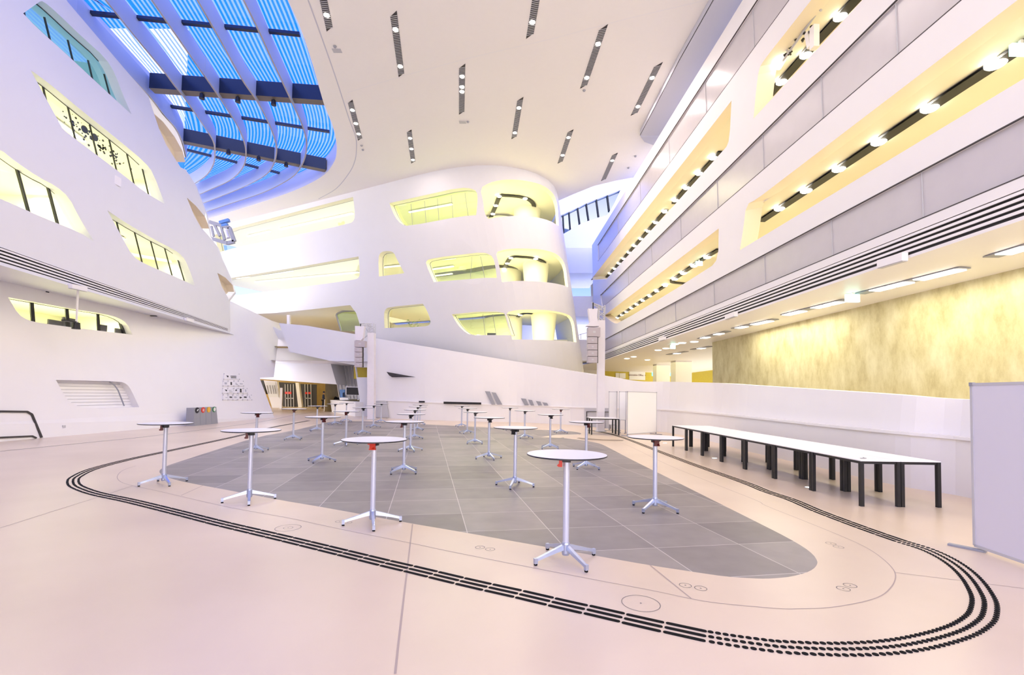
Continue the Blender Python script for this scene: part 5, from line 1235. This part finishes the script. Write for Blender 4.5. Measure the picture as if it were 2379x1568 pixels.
# hanging camera on a white pole under the left overhang, small soffit lights
gC = lambda y, z: gL(y, z)+1.0
p0 = np.array((gC(*hit(gC, 178, 690)),*hit(gC, 178, 690))); zc3 = lb0
yy, z_ = hit(gC, 177, 757); z_top = lb0; p0 = np.array((gC(yy, z_), yy, z_))
t = thing('hanging_camera', 'black camera on a white pole hanging in front of the lower left window', 'camera', (p0[0], p0[1], z_top))
MB().tube((0,0,0),(0,0,z_-z_top+.1),.035,n=10).build('pole', 'trimw', t); b = MB(); b.tube((0,0,z_-z_top-.12),(0,0,z_-z_top+.12),.13,.11,n=16); b.box((-.05,-.2,z_-z_top+.14),(.16,.5,.05)); b.build('camera_body', 'dark', t)
for u, v in ((103,677),(357,733)):
    x_ = onz(u, v, lb0); o = tag(MB().box((0,0,-.02),(.28,.10,.03)).build('soffit_spot', 'dark'), 'small black spot in the soffit under the left louvre, %s one' % ('nearer' if u < 200 else 'farther'), 'light'); o.location = x_
o = tag(MB().box((0,0,0),(.02,.12,.12)).build('socket_plate', 'lgrey'), 'small wall socket low on the left wall right of the dark framed door', 'socket'); o.location = np.array(fL(*hit(gL, 147.5, 992)))+(.015,0,0)
o = tag(MB().box((0,0,0),(.02,.35,.35)).build('wall_plate', 'trimw'), 'white square plate on the upper left wall between two window rows', 'plate'); o.location = np.array(fU(*hit(gU, 272, 420)))+(.015,0,0)

# ------------------------------------------------------------------ things behind glass
def plant(label, u, v, h, z_, s):
    base = np.array(fT(*hitT(u, v)))+(.5, 1.0, -.35); t = thing('potted_plant', label, 'plant', base)
    MB().lathe([(.0001,-.2),(.16,-.2),(.2,.12),(.0001,.12)], n=16).build('pot', 'lgrey', t)
    random.seed(s); b = MB()
    for i in range(110):
        a = random.uniform(0, 2*PI); r = random.uniform(0, .55)*h; z = random.uniform(.15, 1)*h; c = np.array((r*math.cos(a), r*math.sin(a)*.6, z)); L = random.uniform(.12,.24); d_ = np.array((math.cos(a), math.sin(a), random.uniform(-.4,.6))); d_ = unit(d_); s2 = unit(np.cross(d_, (0,0,1)))
        b.add([c, c+d_*L*.5+s2*L*.2, c+d_*L, c+d_*L*.5-s2*L*.2], [(0,1,2,3)])
    b.build('foliage', 'leaf', t, fix=False)
    b = MB()
    for i in range(6): a = i; b.tube((0,0,.1),(.25*math.cos(a)*h,.2*math.sin(a)*h,.8*h),.012,n=5)
    b.build('stem', 'olive', t)
plant('bushy green plant behind the lower small gallery window, in its middle', *Q4(1690,1250), 1.0, 0, 3)
plant('green plant at the right end of the lower small gallery window', *Q4(1885,1240), .85, 0, 8)
base = np.array(fT(*hitT(*Q5(890,1385))))+(.9,1.9,-.25); t = thing('office_desk', 'dark desk behind the lowest glazed tower window', 'desk', base+(0,0,-.7))
MB().box((0,0,.72),(1.7,.7,.05)).build('desktop', 'dark', t)
for sx in (-1,1): MB().box((sx*.8,0,.35),(.06,.6,.7)).build('leg', 'dark', t)
t = thing('computer_screen', 'dark computer screen on the desk behind the lowest glazed tower window', 'screen', base+(0,0,.045)); MB().box((.05,0,.38),(.6,.05,.4)).build('display', 'dark', t); MB().box((.05,0,.09),(.06,.06,.18)).build('stand', 'charcoal', t)

# ------------------------------------------------------------------ person standing in the lobby
pp = onz(750.5, 948.5); sc_ = 1.0
t = thing('person', 'person in dark navy jacket and black trousers standing by the desk, seen from the side', 'person', pp, math.radians(-60)); 
def skin(name, verts, edges, radii, mat, parent, root=0):
    me = D.meshes.new(name); me.from_pydata(verts, edges, []); o = D.objects.new(name, me); COL.objects.link(o); o.parent = parent; me.materials.append(M[mat])
    m = o.modifiers.new('skin', 'SKIN'); 
    for i, r in enumerate(radii): me.skin_vertices[0].data[i].radius = (r, r) if not isinstance(r, tuple) else r
    me.skin_vertices[0].data[root].use_root = True; s = o.modifiers.new('sub', 'SUBSURF'); s.levels = 1; s.render_levels = 2; return o
V = [(0,0,.95),(0,.01,1.2),(0,.0,1.42),(0,.03,1.52),(0,.05,1.64),(0,.05,1.74), (.09,0,.90),(.10,.02,.50),(.10,-.02,.09),(.10,.13,.04), (-.09,0,.90),(-.10,-.03,.50),(-.10,-.08,.09),(-.10,.07,.04),
     (.19,0,1.40),(.24,.02,1.14),(.22,.20,.97),(.21,.27,.95), (-.19,0,1.40),(-.24,.02,1.14),(-.22,.18,.98),(-.21,.25,.96)]
Ed = [(0,1),(1,2),(2,3),(3,4),(4,5),(0,6),(6,7),(7,8),(8,9),(0,10),(10,11),(11,12),(12,13),(2,14),(14,15),(15,16),(16,17),(2,18),(18,19),(19,20),(20,21)]
Rd = [(.15,.11),(.14,.10),(.16,.10),.055,.09,.07,.085,.06,.045,.035,.085,.06,.045,.035,.065,.05,.035,.025,.065,.05,.035,.025]
skin('body', V, Ed, Rd, 'skin', t)
J = [(0,0,.88),(0,.01,1.2),(0,0,1.42),(.19,0,1.41),(.25,.02,1.14),(.225,.17,.99),(-.19,0,1.41),(-.25,.02,1.14),(-.225,.15,1.0),(0,.02,1.49)]
skin('jacket', J, [(0,1),(1,2),(2,3),(3,4),(4,5),(2,6),(6,7),(7,8),(2,9)], [(.20,.15),(.18,.13),(.19,.12),.09,.07,.05,.09,.07,.05,.07], 'navy', t)
skin('trousers', [(0,0,.95),(.09,0,.88),(.10,.02,.50),(.10,-.02,.10),(-.09,0,.88),(-.10,-.03,.50),(-.10,-.08,.10)], [(0,1),(1,2),(2,3),(0,4),(4,5),(5,6)], [(.17,.12),.11,.085,.07,.11,.085,.07], 'blackcloth', t)
b = MB(); 
for s in (1,-1): b.box((s*.10,.05 if s > 0 else -.01,.035),(.10,.28,.07))
b.build('shoes', 'dark', t)
b = MB().lathe([(.0001,1.83),(.06,1.82),(.10,1.77),(.108,1.71),(.095,1.66)], (0,.03,0), 18); b.build('hair', 'navy', t)
b = MB(); b.box((0,.155,1.685),(.025,.03,.035)); 
for s in (1,-1): b.box((s*.035,.14,1.72),(.02,.012,.012))
b.box((0,.143,1.645),(.045,.012,.01)); b.build('face', 'brown', t)
# coats and bag on the desk end
q = ony(776, 928.5, 43.5); t = thing('coat_pile', 'pile of black coats lying on the left end of the reception desk', 'coats', (q[0], q[1], 0)); b = MB(); random.seed(2)
nn = 9
for k in range(3): b.lathe([(.0001,.25+.1*k),(.3-.05*k,.2),(.42-.05*k,.05),(.45-.06*k,0),(.0001,0)], (k*.55-.5, 0, 1.06), 14)
b.build('coats', 'blackcloth', t); MB().box((.05,0,.53),(1.7,.5,1.06)).build('shelf', 'trimw', t)
q = onz(764, 952); t = thing('stool', 'dark slim stool with crossed legs left of the reception desk', 'stool', q); b = MB()
for sx in (-1,1):
    for sy in (-1,1): b.bar((sx*.22,sy*.2,0),(sx*.08,sy*.08,.75),.035,.035)
b.build('legs', 'dark', t); MB().box((0,0,.77),(.42,.38,.05)).build('seat', 'dark', t)
# small ceiling devices
for u, v, lb in [(840,338,'upper of two tiny dark ceiling sensors left below the skylight groove'),(843,348,'lower of two tiny dark ceiling sensors left below the skylight groove'),(1087,283,'small ceiling sensor between the central slot lights'),(1357,210,'small ceiling sensor under the crease slot light'),(1476,363,'tiny ceiling sensor by the right facade, above'),(1460,390,'tiny ceiling sensor by the right facade, below'),(778,108,'small ceiling sensor near the upper skylight edge')]:
    p = onz(u, v, CEIL-.02); o = tag(MB().lathe([(.0001,-.05),(.05,-.04),(.07,0)], n=12).build('ceiling_sensor', 'grey'), lb, 'sensor', 'small ceiling sensors'); o.location = p
for u, v, lb in [(783,118,'pale square ceiling speaker plate near the skylight'),(1075,284,'pale ceiling plate beside the central sensor'),(763,464,'small grey plate on the soffit above the upper gallery window')]:
    p = onz(u, v, CEIL-.012); o = tag(MB().box((0,0,0),(.35,.22,.02)).build('ceiling_plate', 'lgrey'), lb, 'plate'); o.location = p

for o in D.objects:
    if 'label' in o and len(str(o['label']).split()) > 16: print('LONG', o.name, o['label'])
# things seen through the left windows
for k, ya, yb, of, lb in [('W3', 10.5, 13.5, 1.6, 'ceiling tube light inside the left upper window with four mullions'), ('W3', 12, 15, 2.8, 'farther ceiling tube light inside the left upper window'), ('W4', 19.5, 22, 1.8, 'ceiling tube light inside the second upper left window'), ('W2', 17.2, 19, 1.6, 'short ceiling tube at the far end of the long decorated window')]:
    z = max(p[1] for p in W[k])+.04; A = np.array((gU(ya,z)-of, ya, z)); C_ = np.array((gU(yb,z)-of, yb, z)); m_ = (A+C_)/2; t = thing('tube_light', lb, 'light', m_)
    MB().bar(A-m_, C_-m_, .14, .05).build('tube', 'striplamp', t); MB().bar(A-m_+(0,0,.05), C_-m_+(0,0,.05), .2, .05).build('housing', 'trimw', t)
def inroom(g, off, u, v): return onpl(u, v, (g(0, 5)-off, 0, 5), (1, .17 if g is gU else -.03, 0))
for u, v, r, lb in [(196.5,300.5,.14,'black round disc on the window glass, left one of two'), (220.5,319,.14,'black round disc on the window glass, right one of two')]:
    p = inroom(gU, .5, u, v); o = tag(MB().tube((-.01,0,0),(.01,0,0),r,n=24).build('window_disc', 'dark'), lb, 'disc'); o.location = p
for u, v, lb in [(168,283,'splatter shaped black decal left of the two discs in the long upper window'), (228,337,'splatter shaped black decal below the right disc in the long upper window'), (262,358,'green and black decal farther along the long upper window')]:
    c_ = inroom(gU, .5, u, v); random.seed(int(u)); b = MB()
    for k in range(34):
        a = random.uniform(0, 2*PI); r = abs(random.gauss(0, .34)); q = np.array((0, r*math.cos(a)*1.3, r*math.sin(a)*.6-(r*math.cos(a))*.25)); b.tube(q-(.008,0,0), q+(.008,0,0), random.uniform(.012,.05), n=8)
    o = tag(b.build('glass_decal', 'dark'), lb, 'decal', kind='stuff'); o.location = c_
for u, v, w_, h_, lb in [(132,752,.7,.25,'dark low screen inside the lower left window, leftmost'), (160,752,.55,.45,'dark screen behind the hanging camera in the lower left window'), (238,764,.4,.35,'dark green chair back at the third mullion of the lower left window'), (276,770,.4,.25,'small dark shape at the right end of the lower left window')]:
    p = inroom(gL, 1.5, u, v); t = thing('office_screen', lb, 'screen', p); MB().box((0,0,0),(.06,w_,h_)).build('display', 'slotdark', t); MB().box((-.04,0,-h_/2-.05),(.05,.06,.12)).build('stand', 'slotdark', t)
